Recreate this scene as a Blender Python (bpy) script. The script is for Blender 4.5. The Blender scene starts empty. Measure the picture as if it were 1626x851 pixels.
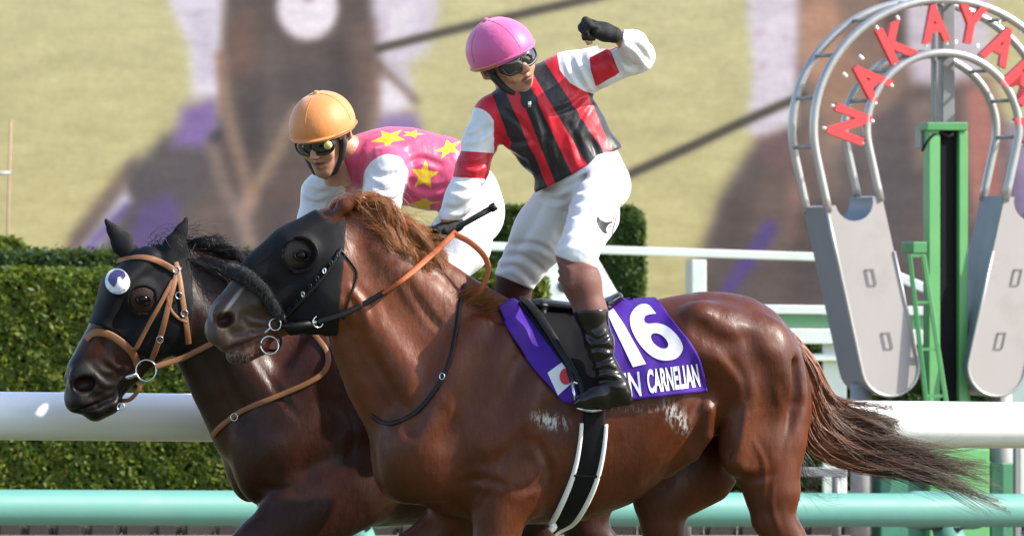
import bpy, bmesh, math, random
import numpy as np
from mathutils import Vector, Matrix
from mathutils.bvhtree import BVHTree

random.seed(7); RNG = np.random.default_rng(11)
SC = bpy.context.scene
COL = SC.collection

# ------------------------------------------------------------------ camera, sky, sun, exposure
FPX, DIST, EYE = 12630.0, 30.0, 1.783        # focal length in photo pixels, metres to the horses, eye height
cam_d = bpy.data.cameras.new('camera'); cam = bpy.data.objects.new('camera', cam_d); COL.objects.link(cam)
cam.location = (0, -DIST, EYE); cam.rotation_euler = (math.pi/2, 0, 0)
cam_d.sensor_width = 36; cam_d.lens = 36*FPX/1626; cam_d.clip_start = 1; cam_d.clip_end = 4000
cam_d.dof.use_dof = True; cam_d.dof.focus_distance = DIST - 0.1; cam_d.dof.aperture_fstop = 13
SC.camera = cam
SUN_DIR = Vector((0.80, -0.13, 0.64)).normalized()
world = bpy.data.worlds.new('World'); SC.world = world; world.use_nodes = True
wn = world.node_tree.nodes; bg = wn['Background']
sky = wn.new('ShaderNodeTexSky'); sky.sky_type = 'NISHITA'; sky.sun_disc = False
sky.sun_elevation = math.asin(SUN_DIR.z); sky.sun_rotation = math.atan2(SUN_DIR.x, SUN_DIR.y)
sky.air_density = 1.0; sky.dust_density = 1.3; sky.ozone_density = 1.0
world.node_tree.links.new(sky.outputs[0], bg.inputs[0]); bg.inputs[1].default_value = 0.135
sun_d = bpy.data.lights.new('sun', 'SUN'); sun_d.energy = 3.7; sun_d.angle = math.radians(0.6); sun_d.color = (1, 0.94, 0.84)
sun = bpy.data.objects.new('sun', sun_d); COL.objects.link(sun)
sun.rotation_euler = SUN_DIR.to_track_quat('Z', 'Y').to_euler()
vs = SC.view_settings; vs.view_transform = 'Standard'; vs.look = 'None'; vs.gamma = 1; vs.use_curve_mapping = False; vs.exposure = 1.4

# ------------------------------------------------------------------ photo <-> place
def at(px, py, Y=0.0):
    d = DIST + Y
    return Vector(((px-813)*d/FPX, Y, EYE-(py-425.5)*d/FPX))
def mpp(Y=0.0): return (DIST+Y)/FPX            # metres per photo pixel at depth Y
def to_px(P):
    P = np.asarray(P, float); d = DIST+P[..., 1]
    return P[..., 0]*FPX/d+813, 425.5-(P[..., 2]-EYE)*FPX/d

class Frame:
    """upright frame turned about Z by psi, origin under photo column px0 at depth Y0"""
    def __init__(s, px0, Y0, psi):
        s.c, s.s = math.cos(psi), math.sin(psi); s.O = at(px0, 425.5, Y0); s.Y0 = Y0
    def loc(s, px, py, y=0.0):
        q = (px-813)/FPX
        u = (q*(DIST+s.O.y+y*s.c)-s.O.x+y*s.s)/(s.c-q*s.s)
        Y = s.O.y+u*s.s+y*s.c
        return (u, y, EYE-(py-425.5)*(DIST+Y)/FPX)
    def world(s, P):
        P = np.asarray(P, float)
        return np.stack([s.O.x+P[..., 0]*s.c-P[..., 1]*s.s, s.O.y+P[..., 0]*s.s+P[..., 1]*s.c, P[..., 2]], -1)
    def m(s, px): return px*mpp(s.Y0)

# ------------------------------------------------------------------ object helpers
def tag(o, label=None, cat=None, group=None, kind=None):
    if label: o['label'] = label
    if cat: o['category'] = cat
    if group: o['group'] = group
    if kind: o['kind'] = kind
    return o
def empty(name, loc=(0, 0, 0)):
    o = bpy.data.objects.new(name, None); COL.objects.link(o); o.location = loc; o.empty_display_size = 0.05
    return o
def link(name, me, mat=None, parent=None, smooth=True):
    if smooth and len(me.polygons): me.polygons.foreach_set('use_smooth', np.ones(len(me.polygons), bool))
    for m in (mat if isinstance(mat, (list, tuple)) else [mat]):
        if m: me.materials.append(m)
    o = bpy.data.objects.new(name, me); COL.objects.link(o)
    if parent is not None:
        o.parent = parent; o.matrix_parent_inverse = Matrix.Translation(parent.location).inverted()
    return o
def mesh_np(name, V, F):
    me = bpy.data.meshes.new(name); V = np.asarray(V, np.float32); F = np.asarray(F, np.int32); k = F.shape[1]
    me.vertices.add(len(V)); me.vertices.foreach_set('co', V.ravel())
    me.loops.add(F.size); me.loops.foreach_set('vertex_index', F.ravel())
    me.polygons.add(len(F)); me.polygons.foreach_set('loop_start', np.arange(0, F.size, k, dtype=np.int32))
    me.update(calc_edges=True); me.validate()
    return me
def fattr(me, name, val):
    a = me.attributes.new(name, 'FLOAT', 'POINT'); a.data.foreach_set('value', np.asarray(val, np.float32))
def cattr(me, name, rgb):
    a = me.attributes.new(name, 'FLOAT_COLOR', 'POINT')
    a.data.foreach_set('color', np.concatenate([rgb, np.ones((len(rgb), 1))], 1).astype(np.float32).ravel())
def lin(r, g, b):
    return np.array([(c/255/12.92 if c/255 <= .04045 else ((c/255+.055)/1.055)**2.4) for c in (r, g, b)])

class MB:
    """collects boxes, tubes and loops into one mesh"""
    def __init__(s): s.v = []; s.f = []
    def add(s, V, F):
        n = len(s.v); s.v += [tuple(p) for p in V]; s.f += [tuple(i+n for i in f) for f in F]
    def box(s, a, b):
        (x0, y0, z0), (x1, y1, z1) = a, b
        s.add([(x0,y0,z0),(x1,y0,z0),(x1,y1,z0),(x0,y1,z0),(x0,y0,z1),(x1,y0,z1),(x1,y1,z1),(x0,y1,z1)],
              [(0,3,2,1),(4,5,6,7),(0,1,5,4),(1,2,6,5),(2,3,7,6),(3,0,4,7)])
    def bar(s, a, b, w, h, up=(0, 0, 1)):
        a, b = Vector(a), Vector(b); d = (b-a).normalized(); up = Vector(up)
        if abs(d.dot(up)) > .98: up = Vector((0, 1, 0))
        x = d.cross(up).normalized(); z = x.cross(d).normalized(); V = []
        for p in (a, b):
            for i, j in ((-1,-1),(1,-1),(1,1),(-1,1)): V.append(p+x*w/2*i+z*h/2*j)
        s.add(V, [(0,1,2,3),(7,6,5,4),(0,4,5,1),(1,5,6,2),(2,6,7,3),(3,7,4,0)])
    def tube(s, P, r, n=10, closed=False, cap=True):
        P = [Vector(p) for p in P]; N = len(P); rr = r if isinstance(r, (list, tuple)) else [r]*N
        base = len(s.v); up = None
        for i, p in enumerate(P):
            d = (P[(i+1) % N] if (closed or i < N-1) else p)-(P[i-1] if (closed or i > 0) else p)
            d.normalize()
            if up is None:
                up = Vector((0, 0, 1)) if abs(d.z) < .9 else Vector((0, 1, 0))
            x = d.cross(up).normalized(); up = x.cross(d).normalized()
            for k in range(n):
                t = 2*math.pi*k/n; q = p+(x*math.cos(t)+up*math.sin(t))*rr[i]; s.v.append(tuple(q))
        for i in range(N if closed else N-1):
            for k in range(n):
                a = base+i*n+k; b = base+i*n+(k+1) % n; j = ((i+1) % N)*n+base
                s.f.append((a, j+k, j+(k+1) % n, b))
        if cap and not closed:
            s.f.append(tuple(base+k for k in range(n))); s.f.append(tuple(base+(N-1)*n+k for k in reversed(range(n))))
    def prism(s, poly, y0, y1):
        """polygon in XZ pulled along Y"""
        n = len(poly); V = [(x, y0, z) for x, z in poly]+[(x, y1, z) for x, z in poly]
        s.add(V, [tuple(range(n)), tuple(reversed(range(n, 2*n)))]+[(i, i+n, (i+1) % n+n, (i+1) % n) for i in range(n)])
    def build(s, name, mat, parent=None, smooth=False, bevel=0, seg=2, angle=None):
        me = bpy.data.meshes.new(name); me.from_pydata(s.v, [], s.f); me.update()
        bm = bmesh.new(); bm.from_mesh(me); bmesh.ops.recalc_face_normals(bm, faces=bm.faces)
        if bevel:
            ed = [e for e in bm.edges if len(e.link_faces) == 2 and e.calc_face_angle(0) > .5]
            bmesh.ops.bevel(bm, geom=ed, offset=bevel, segments=seg, affect='EDGES', profile=.5)
        bm.to_mesh(me); bm.free()
        o = link(name, me, mat, parent, smooth)
        if smooth and angle:
            me.set_sharp_from_angle(angle=angle)
        return o

# ------------------------------------------------------------------ solids grown from distance fields
class Field:
    def __init__(s, xs, ys, zs):
        s.x, s.y, s.z = [np.asarray(a, np.float32) for a in (xs, ys, zs)]
        s.v = np.full((len(s.x), len(s.y), len(s.z)), 9.0, np.float32)
    def box(s, lo, hi):
        i = [np.searchsorted(a, (l, h)) for a, l, h in zip((s.x, s.y, s.z), lo, hi)]
        sl = tuple(slice(max(a-1, 0), b+1) for a, b in i)
        return sl, (s.x[sl[0]][:, None, None], s.y[sl[1]][None, :, None], s.z[sl[2]][None, None, :])
    def merge(s, sl, d, k, sub=False):
        v = s.v[sl]
        if v.size == 0: return
        if sub:
            d = -d
            h = np.clip(.5-.5*(v-d)/k, 0, 1) if k > 0 else (d > v)
            s.v[sl] = v*(1-h)+d*h+k*h*(1-h)
        elif k > 0:
            h = np.clip(.5+.5*(v-d)/k, 0, 1); s.v[sl] = v*(1-h)+d*h-k*h*(1-h)
        else: s.v[sl] = np.minimum(v, d)
    def chain(s, pts, k=.03, sy=1.0, sub=False, kk=None):
        """pts: (x,y,z,r[,sy]) joined by tapering rounded limbs; sy squeezes the cross-section in y"""
        P = np.array([p[:3] for p in pts], float); R = np.array([p[3] for p in pts], float)
        Sy = np.array([p[4] if len(p) > 4 else sy for p in pts], float); mg = k+.035
        rl = R[:, None]*np.stack([np.ones(len(P)), np.maximum(Sy, .5), np.ones(len(P))], 1)
        sl, (X, Y, Z) = s.box((P-rl).min(0)-mg, (P+rl).max(0)+mg); D = None
        for i in range(len(P)-1):
            a, ab = P[i], P[i+1]-P[i]; L = (ab**2).sum()+1e-9
            t = np.clip(((X-a[0])*ab[0]+(Y-a[1])*ab[1]+(Z-a[2])*ab[2])/L, 0, 1).astype(np.float32)
            r = R[i]+(R[i+1]-R[i])*t; q = Sy[i]+(Sy[i+1]-Sy[i])*t
            d = np.sqrt((X-a[0]-t*ab[0])**2+((Y-a[1]-t*ab[1])/q)**2+(Z-a[2]-t*ab[2])**2)-r
            d = d*np.minimum(1, .5+.5*q)
            if D is None: D = d
            else:
                h = np.clip(.5+.5*(D-d)/(kk or .012), 0, 1); D = D*(1-h)+d*h-(kk or .012)*h*(1-h)
        s.merge(sl, D, k, sub)
    def ell(s, c, r, ang=0.0, k=.03, sub=False, rot=None):
        """ellipsoid, turned by ang in the XZ plane (or by a 3x3 rot)"""
        mg = max(r)+k+.035
        sl, (X, Y, Z) = s.box([a-mg for a in c], [a+mg for a in c])
        x, y, z = X-c[0], Y-c[1], Z-c[2]
        if rot is not None:
            M = np.array(rot)
            x, y, z = (M[0][0]*x+M[0][1]*y+M[0][2]*z), (M[1][0]*x+M[1][1]*y+M[1][2]*z), (M[2][0]*x+M[2][1]*y+M[2][2]*z)
        else:
            ca, sa = math.cos(ang), math.sin(ang); x, z = x*ca+z*sa, -x*sa+z*ca
        q = np.sqrt((x/r[0])**2+(y/r[1])**2+(z/r[2])**2); g = np.sqrt((x/r[0]**2)**2+(y/r[1]**2)**2+(z/r[2]**2)**2)
        s.merge(sl, (q*(q-1)/(g+1e-6)).astype(np.float32), k, sub)
    def loft(s, st, k=.04, p=2.2):
        """st: (x, ztop, zbot, halfwidth, zwidest) stations along x"""
        st = np.array(st, float); st = st[np.argsort(st[:, 0])]
        sl, (X, Y, Z) = s.box((st[0, 0]-.1, -st[:, 3].max()-.1, st[:, 2].min()-.1), (st[-1, 0]+.1, st[:, 3].max()+.1, st[:, 1].max()+.1))
        xs = s.x[sl[0]]
        def I(c):                       # smooth interpolation of a column
            t = np.linspace(0, 1, 5)
            v = np.interp(xs, st[:, 0], st[:, c])
            w = np.interp(xs, *(lambda n: (n, np.interp(n, st[:, 0], st[:, c])))(np.linspace(st[0, 0], st[-1, 0], 400)))
            ker = np.exp(-np.linspace(-2, 2, 21)**2); ker /= ker.sum()
            n = np.linspace(st[0, 0]-.12, st[-1, 0]+.12, 500); y = np.interp(n, st[:, 0], st[:, c])
            y2 = np.convolve(np.pad(y, 10, mode='edge'), ker, 'valid'); return np.interp(xs, n, y2)[:, None, None]
        zt, zb, hw, zc = I(1), I(2), I(3), I(4)
        ex = np.maximum(np.maximum(st[0, 0]-xs, xs-st[-1, 0]), 0)[:, None, None]
        h = np.where(Z > zc, zt-zc, zc-zb)
        q = ((np.abs(Y)/hw)**p+(np.abs(Z-zc)/h)**p)**(1/p)
        d = (q-1)*np.minimum(h, hw)*.95
        d = np.where(ex > 0, np.sqrt(np.maximum(d, 0)**2+ex**2)+np.minimum(d, 0)*.0, d)
        s.merge(sl, d.astype(np.float32), k)
    def nets(s, frame=None, smooth=1):
        """naive surface nets -> (V, F)"""
        v = s.v; n = v < 0; nx, ny, nz = v.shape
        c = np.zeros((nx-1, ny-1, nz-1), np.int8)
        for i in (0, 1):
            for j in (0, 1):
                for k in (0, 1): c += n[i:nx-1+i, j:ny-1+j, k:nz-1+k]
        act = (c > 0) & (c < 8); I, J, K = np.nonzero(act); del c
        idx = np.full(act.shape, -1, np.int32); idx[I, J, K] = np.arange(len(I))
        acc = np.zeros((len(I), 3)); cnt = np.zeros(len(I))
        co = (s.x, s.y, s.z)
        for ax in range(3):
            for a in (0, 1):
                for b in (0, 1):
                    o = [0, 0, 0]; oth = [t for t in range(3) if t != ax]; o[oth[0]], o[oth[1]] = a, b
                    e = list(o); e[ax] = 1
                    v0 = v[I+o[0], J+o[1], K+o[2]]; v1 = v[I+e[0], J+e[1], K+e[2]]; m = (v0 < 0) != (v1 < 0)
                    t = np.where(m, v0/np.where(m, v0-v1, 1), 0)
                    for d in range(3):
                        g = (I, J, K)[d]
                        q = co[d][g+o[d]]
                        if d == ax: q = q+t*(co[d][g+1]-co[d][g])
                        acc[:, d] += np.where(m, q, 0)
                    cnt += m
        V = acc/cnt[:, None]; Q = []
        for ax in range(3):
            sl0 = [slice(None)]*3; sl1 = [slice(None)]*3; sl0[ax] = slice(0, -1); sl1[ax] = slice(1, None)
            a, b = n[tuple(sl0)], n[tuple(sl1)]; g = np.array(np.nonzero(a != b))
            u, w = [t for t in range(3) if t != ax]
            ok = (g[u] > 0) & (g[w] > 0) & (g[u] < act.shape[u]) & (g[w] < act.shape[w]); g = g[:, ok]
            def cell(du, dw):
                h = g.copy(); h[u] -= du; h[w] -= dw; return idx[h[0], h[1], h[2]]
            q = np.stack([cell(1, 1), cell(0, 1), cell(0, 0), cell(1, 0)], 1)
            flip = a[g[0], g[1], g[2]] ^ (ax == 1)
            q = np.where(flip[:, None], q, q[:, ::-1]); Q.append(q)
        F = np.concatenate(Q); F = F[(F >= 0).all(1)]
        if smooth:
            E = np.concatenate([F[:, [i, (i+1) % 4]] for i in range(4)])
            for _ in range(smooth):
                A = np.zeros_like(V); C = np.bincount(E[:, 0], minlength=len(V))
                for d in range(3): A[:, d] = np.bincount(E[:, 0], V[E[:, 1], d], len(V))
                V = V*.5+.5*A/np.maximum(C, 1)[:, None]
        return (frame.world(V) if frame else V), F
def axis(*seg):
    """rectilinear axis: (start, end, step) ..."""
    out = []
    for a, b, st in seg: out += list(np.arange(a, b-st*.5, st))
    return out+[seg[-1][1]]
def solid(name, fld, mat, parent=None, frame=None, smooth=1):
    V, F = fld.nets(frame, smooth); me = mesh_np(name, V, F)
    o = link(name, me, mat, parent); return o, V, F

# ------------------------------------------------------------------ materials
def newmat(name):
    m = bpy.data.materials.new(name); m.use_nodes = True; nt = m.node_tree
    return m, nt, nt.nodes['Principled BSDF']
def node(nt, kind, **kw):
    n = nt.nodes.new('ShaderNode'+kind)
    for k, v in kw.items():
        if k.startswith('i_'): n.inputs[k[2:].replace('_', ' ')].default_value = v
        else: setattr(n, k, v)
    return n
def mixc(nt, fac, a, b, mode='MIX'):
    n = nt.nodes.new('ShaderNodeMix'); n.data_type = 'RGBA'; n.blend_type = mode
    for s, v in ((n.inputs[0], fac), (n.inputs[6], a), (n.inputs[7], b)):
        if hasattr(v, 'is_linked') or hasattr(v, 'links'): nt.links.new(v, s)
        elif isinstance(v, (int, float)): s.default_value = v
        else: s.default_value = (*v[:3], 1)
    return n.outputs[2]
def noise(nt, scale, detail=4, rough=.55, vec=None, stretch=None):
    n = node(nt, 'TexNoise'); n.inputs['Scale'].default_value = scale; n.inputs['Detail'].default_value = detail; n.inputs['Roughness'].default_value = rough
    tc = node(nt, 'TexCoord'); src = tc.outputs['Object']
    if stretch:
        mp = node(nt, 'Mapping'); mp.inputs['Scale'].default_value = stretch[:3]
        if len(stretch) > 3: mp.inputs['Rotation'].default_value = stretch[3:]
        nt.links.new(src, mp.inputs[0]); src = mp.outputs[0]
    nt.links.new(src, n.inputs['Vector']); return n.outputs['Fac']
def ramp(nt, fac, lo, hi, a=0.0, b=1.0):
    n = node(nt, 'MapRange'); nt.links.new(fac, n.inputs[0])
    for i, v in zip((1, 2, 3, 4), (lo, hi, a, b)): n.inputs[i].default_value = v
    return n.outputs[0]
def bump(nt, b, fac, strength, dist=.01, prev=None):
    n = node(nt, 'Bump'); n.inputs['Strength'].default_value = strength; n.inputs['Distance'].default_value = dist
    nt.links.new(fac, n.inputs['Height'])
    if prev: nt.links.new(prev, n.inputs['Normal'])
    nt.links.new(n.outputs[0], b.inputs['Normal']); return n.outputs[0]
def simple(name, col, rough=.5, var=.12, vs=30, bs=0.0, bscale=200, spec=.5, metal=0.0, coat=0.0, sheen=0.0, sss=0.0, stretch=None, dirt=None):
    m, nt, b = newmat(name); col = np.array(col[:3])
    f = noise(nt, vs, 5, stretch=stretch)
    c = mixc(nt, f, col*(1-var), np.minimum(col*(1+var), 1))
    if dirt is not None:
        c = mixc(nt, ramp(nt, noise(nt, dirt[1], 6, .65), .52, .72, 0, dirt[2]), c, dirt[0])
    nt.links.new(c, b.inputs['Base Color'])
    nt.links.new(ramp(nt, f, .3, .7, max(rough-.06, .02), min(rough+.06, 1)), b.inputs['Roughness'])
    b.inputs['Specular IOR Level'].default_value = spec; b.inputs['Metallic'].default_value = metal
    b.inputs['Coat Weight'].default_value = coat; b.inputs['Sheen Weight'].default_value = sheen
    if sss: b.inputs['Subsurface Weight'].default_value = sss; b.inputs['Subsurface Radius'].default_value = (.01, .004, .002)
    if bs: bump(nt, b, noise(nt, bscale, 5), bs, .004)
    return m
def attr(nt, name, out='Fac'):
    a = node(nt, 'Attribute'); a.attribute_name = name; return a.outputs[out]
# ------------------------------------------------------------------ shared shape helpers
def ss(e0, e1, x):
    t = np.clip((x-e0)/(e1-e0), 0, 1); return t*t*(3-2*t)
def blob(px, py, cx, cy, rx, ry, soft=.5):
    return 1-ss(1-soft, 1+soft, np.sqrt(((px-cx)/rx)**2+((py-cy)/ry)**2))
def mixv(a, b, w): return a*(1-w[:, None])+np.asarray(b)[None]*w[:, None]

def catmull(pts, n):
    P = np.array(pts, float); P = np.vstack([2*P[0]-P[1], P, 2*P[-1]-P[-2]]); m = len(P)-3; out = []
    for t in np.linspace(0, m-1e-6, n):
        i = int(t); f = t-i; a, b, c, d = P[i:i+4]
        out.append(.5*((2*b)+(c-a)*f+(2*a-5*b+4*c-d)*f*f+(3*b-a-3*c+d)*f**3))
    return np.array(out)
def poly_sd(px, py, poly):
    """signed distance in pixels to a polygon, negative inside"""
    px, py = np.asarray(px, float), np.asarray(py, float); d = np.full(px.shape, 1e9); ins = np.zeros(px.shape, bool); n = len(poly)
    for i in range(n):
        (ax, ay), (bx, by) = poly[i], poly[(i+1) % n]; ex, ey = bx-ax, by-ay
        t = np.clip(((px-ax)*ex+(py-ay)*ey)/(ex*ex+ey*ey+1e-9), 0, 1)
        d = np.minimum(d, (px-ax-t*ex)**2+(py-ay-t*ey)**2)
        c = ((ay > py) != (by > py)) & (px < (bx-ax)*(py-ay)/((by-ay) if by != ay else 1e-9)+ax); ins ^= c
    return np.where(ins, -1, 1)*np.sqrt(d)
def text_flat(txt, offset=0.0, spacing=1.0):
    """outline of built-in lettering -> (verts 2d scaled to a unit box, faces)"""
    cu = bpy.data.curves.new('t', 'FONT'); cu.body = txt; cu.offset = offset; cu.resolution_u = 6; cu.space_character = spacing
    o = bpy.data.objects.new('t', cu); COL.objects.link(o); dg = bpy.context.evaluated_depsgraph_get(); me = bpy.data.meshes.new_from_object(o.evaluated_get(dg))
    V = np.array([v.co[:2] for v in me.vertices]); Fq = [tuple(p.vertices) for p in me.polygons]; bpy.data.objects.remove(o); bpy.data.curves.remove(cu); bpy.data.meshes.remove(me)
    V = (V-V.min(0))/(V.max(0)-V.min(0)); return V, Fq
def creases(V, F, lines, mmpp):
    """press folds into cloth: lines (photo polyline, depth m, width px)"""
    V = np.asarray(V, float); N = np.zeros_like(V); fn = np.cross(V[F[:, 1]]-V[F[:, 0]], V[F[:, 2]]-V[F[:, 0]])
    for k in range(4): np.add.at(N, F[:, k], fn)
    N /= np.linalg.norm(N, axis=1, keepdims=True)+1e-12; px, py = to_px(V); D = np.zeros(len(V)); front = N[:, 1] < .35
    for pts, a, w in lines:
        C = catmull(pts, 12); best = np.full(len(V), 1e9); sg = np.zeros(len(V)); tt = np.zeros(len(V))
        for i in range(11):
            ax, ay = C[i]; ex, ey = C[i+1]-C[i]; L2 = ex*ex+ey*ey+1e-9; t = np.clip(((px-ax)*ex+(py-ay)*ey)/L2, 0, 1); qx, qy = px-ax-t*ex, py-ay-t*ey; d = np.hypot(qx, qy)
            m = d < best; best = np.where(m, d, best); sg = np.where(m, np.sign(ex*qy-ey*qx)*d, sg); tt = np.where(m, (i+t)/11, tt)
        env = np.sin(np.pi*np.clip(tt*.9+.05, 0, 1))**.6
        D += env*a*(-np.exp(-(sg/w)**2)+.75*np.exp(-((sg-1.7*w)/w)**2)+.45*np.exp(-((sg+1.8*w)/w)**2))
    return V+N*(D*front)[:, None]
def curve_fill(splines):
    """flat shape from closed outlines (holes cut out) -> verts 2d, faces"""
    cu = bpy.data.curves.new('t', 'CURVE'); cu.dimensions = '2D'; cu.fill_mode = 'BOTH'
    for pts in splines:
        sp = cu.splines.new('POLY'); sp.points.add(len(pts)-1); sp.use_cyclic_u = True
        for p, (x, y) in zip(sp.points, pts): p.co = (x, y, 0, 1)
    o = bpy.data.objects.new('t', cu); COL.objects.link(o); dg = bpy.context.evaluated_depsgraph_get(); me = bpy.data.meshes.new_from_object(o.evaluated_get(dg))
    V = [tuple(v.co[:2]) for v in me.vertices]; Fq = [tuple(p.vertices) for p in me.polygons]; bpy.data.objects.remove(o); bpy.data.curves.remove(cu); bpy.data.meshes.remove(me); return V, Fq
# ------------------------------------------------------------------ the place: ground, screen, hedges, fences, rails
def catm(pts, n): return catmull(pts, n)
def gz(px, py, Y): return at(px, py, Y)
def sheet_xy(name, x0, x1, y0, y1, z, mat):
    m = MB(); m.add([(x0, y0, z), (x1, y0, z), (x1, y1, z), (x0, y1, z)], [(0, 1, 2, 3)]); o = m.build(name, mat); o['kind'] = 'structure'; return o
def ground_mat(name, a, b, sc=6):
    m, nt, bs = newmat(name); c = mixc(nt, ramp(nt, noise(nt, sc, 8, .65), .35, .65), a, b); c = mixc(nt, ramp(nt, noise(nt, sc*14, 4, .6), .3, .7, 0, .5), c, np.array(b)*.7)
    nt.links.new(c, bs.inputs['Base Color']); bs.inputs['Roughness'].default_value = .9; bump(nt, bs, noise(nt, sc*10, 6, .7), .6, .03); return m
sheet_xy('ground', -900, 900, -120, 1800, 0, ground_mat('sandy_ground', (.22, .165, .12), (.29, .225, .17), 3))
sheet_xy('turf_course', -300, 300, -60, 6.0, .004, ground_mat('turf', (.075, .09, .03), (.11, .115, .045), 8))
sheet_xy('lawn', -60, 60, 24.2, 62, .006, ground_mat('lawn_grass', (.12, .19, .02), (.20, .24, .05), 9))

# ---- the video screen: its picture is painted on a fine grid, out of focus as shown
def build_screen():
    Y = 70; x0, x1, y0, y1 = -700, 2300, -240, 548; nx, ny = 750, 198
    gx, gy = np.meshgrid(np.linspace(x0, x1, nx), np.linspace(y0, y1, ny)); px, py = gx.ravel(), gy.ravel()
    C = np.tile(np.array([205., 197, 148]), (len(px), 1)); C += (np.array([-6, -8, -14])*((py-100)/400)[:, None])
    C = np.stack([(c/255) for c in C.T], 1)
    def put(poly, col, blur=12, a=1.0):
        nonlocal C
        blur *= 1.15; w = a*(1-ss(-blur, blur, poly_sd(px, py, poly))); C = C*(1-w[:, None])+np.array(col)[None]/255*w[:, None]
    def line(pts, w, col, blur=6, a=1.0):
        nonlocal C
        d = np.full(len(px), 1e9); P = catmull(pts, 14)
        for i in range(len(P)-1):
            ax, ay = P[i]; ex, ey = P[i+1]-P[i]; t = np.clip(((px-ax)*ex+(py-ay)*ey)/(ex*ex+ey*ey), 0, 1); d = np.minimum(d, np.hypot(px-ax-t*ex, py-ay-t*ey))
        q = a*(1-ss(w/2-blur, w/2+blur, d)); C = C*(1-q[:, None])+np.array(col)[None]/255*q[:, None]
    # head-on runner in the middle
    put([(258, 215), (200, 285), (118, 375), (95, 470), (90, 560), (620, 560), (600, 250), (350, 190)], (101, 90, 90), 14)
    line([(215, 258), (165, 320), (112, 400), (100, 470)], 22, (128, 102, 92), 12, .8); put([(200, 300), (208, 318), (150, 408), (110, 470), (88, 470), (125, 400)], (224, 217, 232), 9); line([(200, 330), (150, 385), (110, 450)], 14, (90, 70, 140), 7, .8)
    put([(222, 318), (270, 300), (288, 330), (284, 400), (240, 430), (196, 415)], (98, 78, 150), 14, .9)
    put([(290, 172), (346, 150), (348, 210), (322, 238), (272, 232)], (138, 114, 170), 14)
    put([(262, -250), (372, -250), (362, 10), (352, 90), (352, 152), (306, 156), (300, 75), (268, 5)], (226, 218, 231), 11)
    put([(574, -250), (700, -250), (696, 20), (678, 85), (640, 105), (598, 120), (580, 60)], (222, 212, 226), 12); put([(592, 95), (650, 105), (658, 160), (632, 185), (596, 178)], (214, 205, 216), 11); put([(598, 185), (660, 178), (672, 215), (640, 245), (590, 240)], (148, 124, 172), 12)
    put([(362, -250), (575, -250), (592, 30), (602, 130), (585, 260), (575, 480), (340, 480), (338, 300), (352, 190), (354, 70)], (103, 87, 83), 12)
    put([(366, 35), (402, 20), (412, 110), (380, 140), (356, 110)], (132, 95, 82), 18, .9); put([(560, 40), (592, 35), (602, 150), (580, 190), (560, 130)], (132, 100, 88), 16, .8)
    put([(380, 120), (470, 110), (560, 120), (545, 260), (440, 280), (380, 230)], (92, 80, 80), 26, .8); put([(400, 230), (470, 180), (540, 260), (520, 420), (400, 430)], (112, 88, 80), 28, .7); put([(300, 330), (360, 300), (380, 470), (300, 480)], (124, 98, 90), 24, .7)
    put([(420, 60), (440, 50), (455, 200), (440, 300), (415, 290)], (118, 102, 98), 16, .55); put([(520, 70), (552, 60), (556, 180), (530, 210)], (84, 72, 72), 14, .7); put([(385, 165), (412, 160), (416, 240), (392, 250)], (80, 70, 72), 14, .7)
    put([(470, 300), (520, 270), (560, 330), (540, 420), (480, 420)], (126, 100, 90), 20, .6); put([(420, 330), (460, 320), (470, 400), (425, 410)], (84, 74, 76), 14, .6); put([(300, 20), (330, 10), (345, 120), (320, 135)], (205, 196, 214), 9, .7); put([(620, 20), (660, 10), (650, 70), (618, 80)], (240, 232, 240), 8, .8)
    put([(600, 130), (640, 125), (655, 155), (632, 172), (605, 165)], (236, 226, 234), 7, .9); put([(330, 215), (352, 205), (350, 232), (334, 238)], (60, 54, 64), 6, .8); put([(200, 262), (320, 240), (325, 300), (215, 330)], (96, 88, 94), 12, .7)
    line([(352, 90), (362, 180), (380, 250), (398, 315)], 20, (158, 124, 104), 9, .9); line([(470, 175), (440, 240), (405, 300), (396, 320)], 20, (164, 132, 106), 9, .9); line([(338, 235), (352, 285), (378, 340)], 22, (150, 124, 112), 10, .8); line([(396, 312), (388, 350), (396, 385)], 24, (172, 146, 134), 12, .8)
    line([(598, 100), (592, 190), (570, 250)], 14, (150, 116, 98), 9, .7)
    put([(488+49*math.cos(t), 12+52*math.sin(t)) for t in np.linspace(0, 6.28, 25)[:-1]], (240, 230, 240), 7); put([(482, -60), (498, -60), (496, 4), (484, 4)], (150, 130, 150), 5, .8)
    line([(600, 78), (720, 48), (850, 18), (990, -14)], 10, (92, 82, 72), 6); line([(602, 104), (625, 125), (660, 160)], 12, (120, 96, 88), 7, .8)
    # second runner behind the goal
    put([(1200, 225), (1150, 300), (1108, 410), (1100, 560), (1620, 560), (1640, 300), (1560, 120), (1420, -250), (1262, -250), (1250, 100), (1262, 200)], (104, 88, 84), 16)
    put([(1258, -250), (1440, -250), (1450, 40), (1440, 180), (1400, 300), (1330, 330), (1290, 250), (1268, 120)], (158, 122, 104), 22, .9); put([(1280, 150), (1340, 120), (1380, 260), (1320, 300)], (142, 118, 104), 24, .7)
    put([(1440, -250), (1570, -250), (1575, 60), (1560, 120), (1500, 140), (1450, 130), (1430, 60)], (214, 203, 214), 14, .95)
    put([(1528, 135), (1572, 130), (1592, 230), (1590, 330), (1548, 350), (1528, 260)], (186, 126, 116), 16, .95); put([(1330, 250), (1380, 200), (1400, 420), (1330, 460)], (96, 86, 92), 22, .8); put([(1470, 150), (1525, 140), (1530, 420), (1460, 440)], (112, 96, 92), 20, .7)
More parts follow.
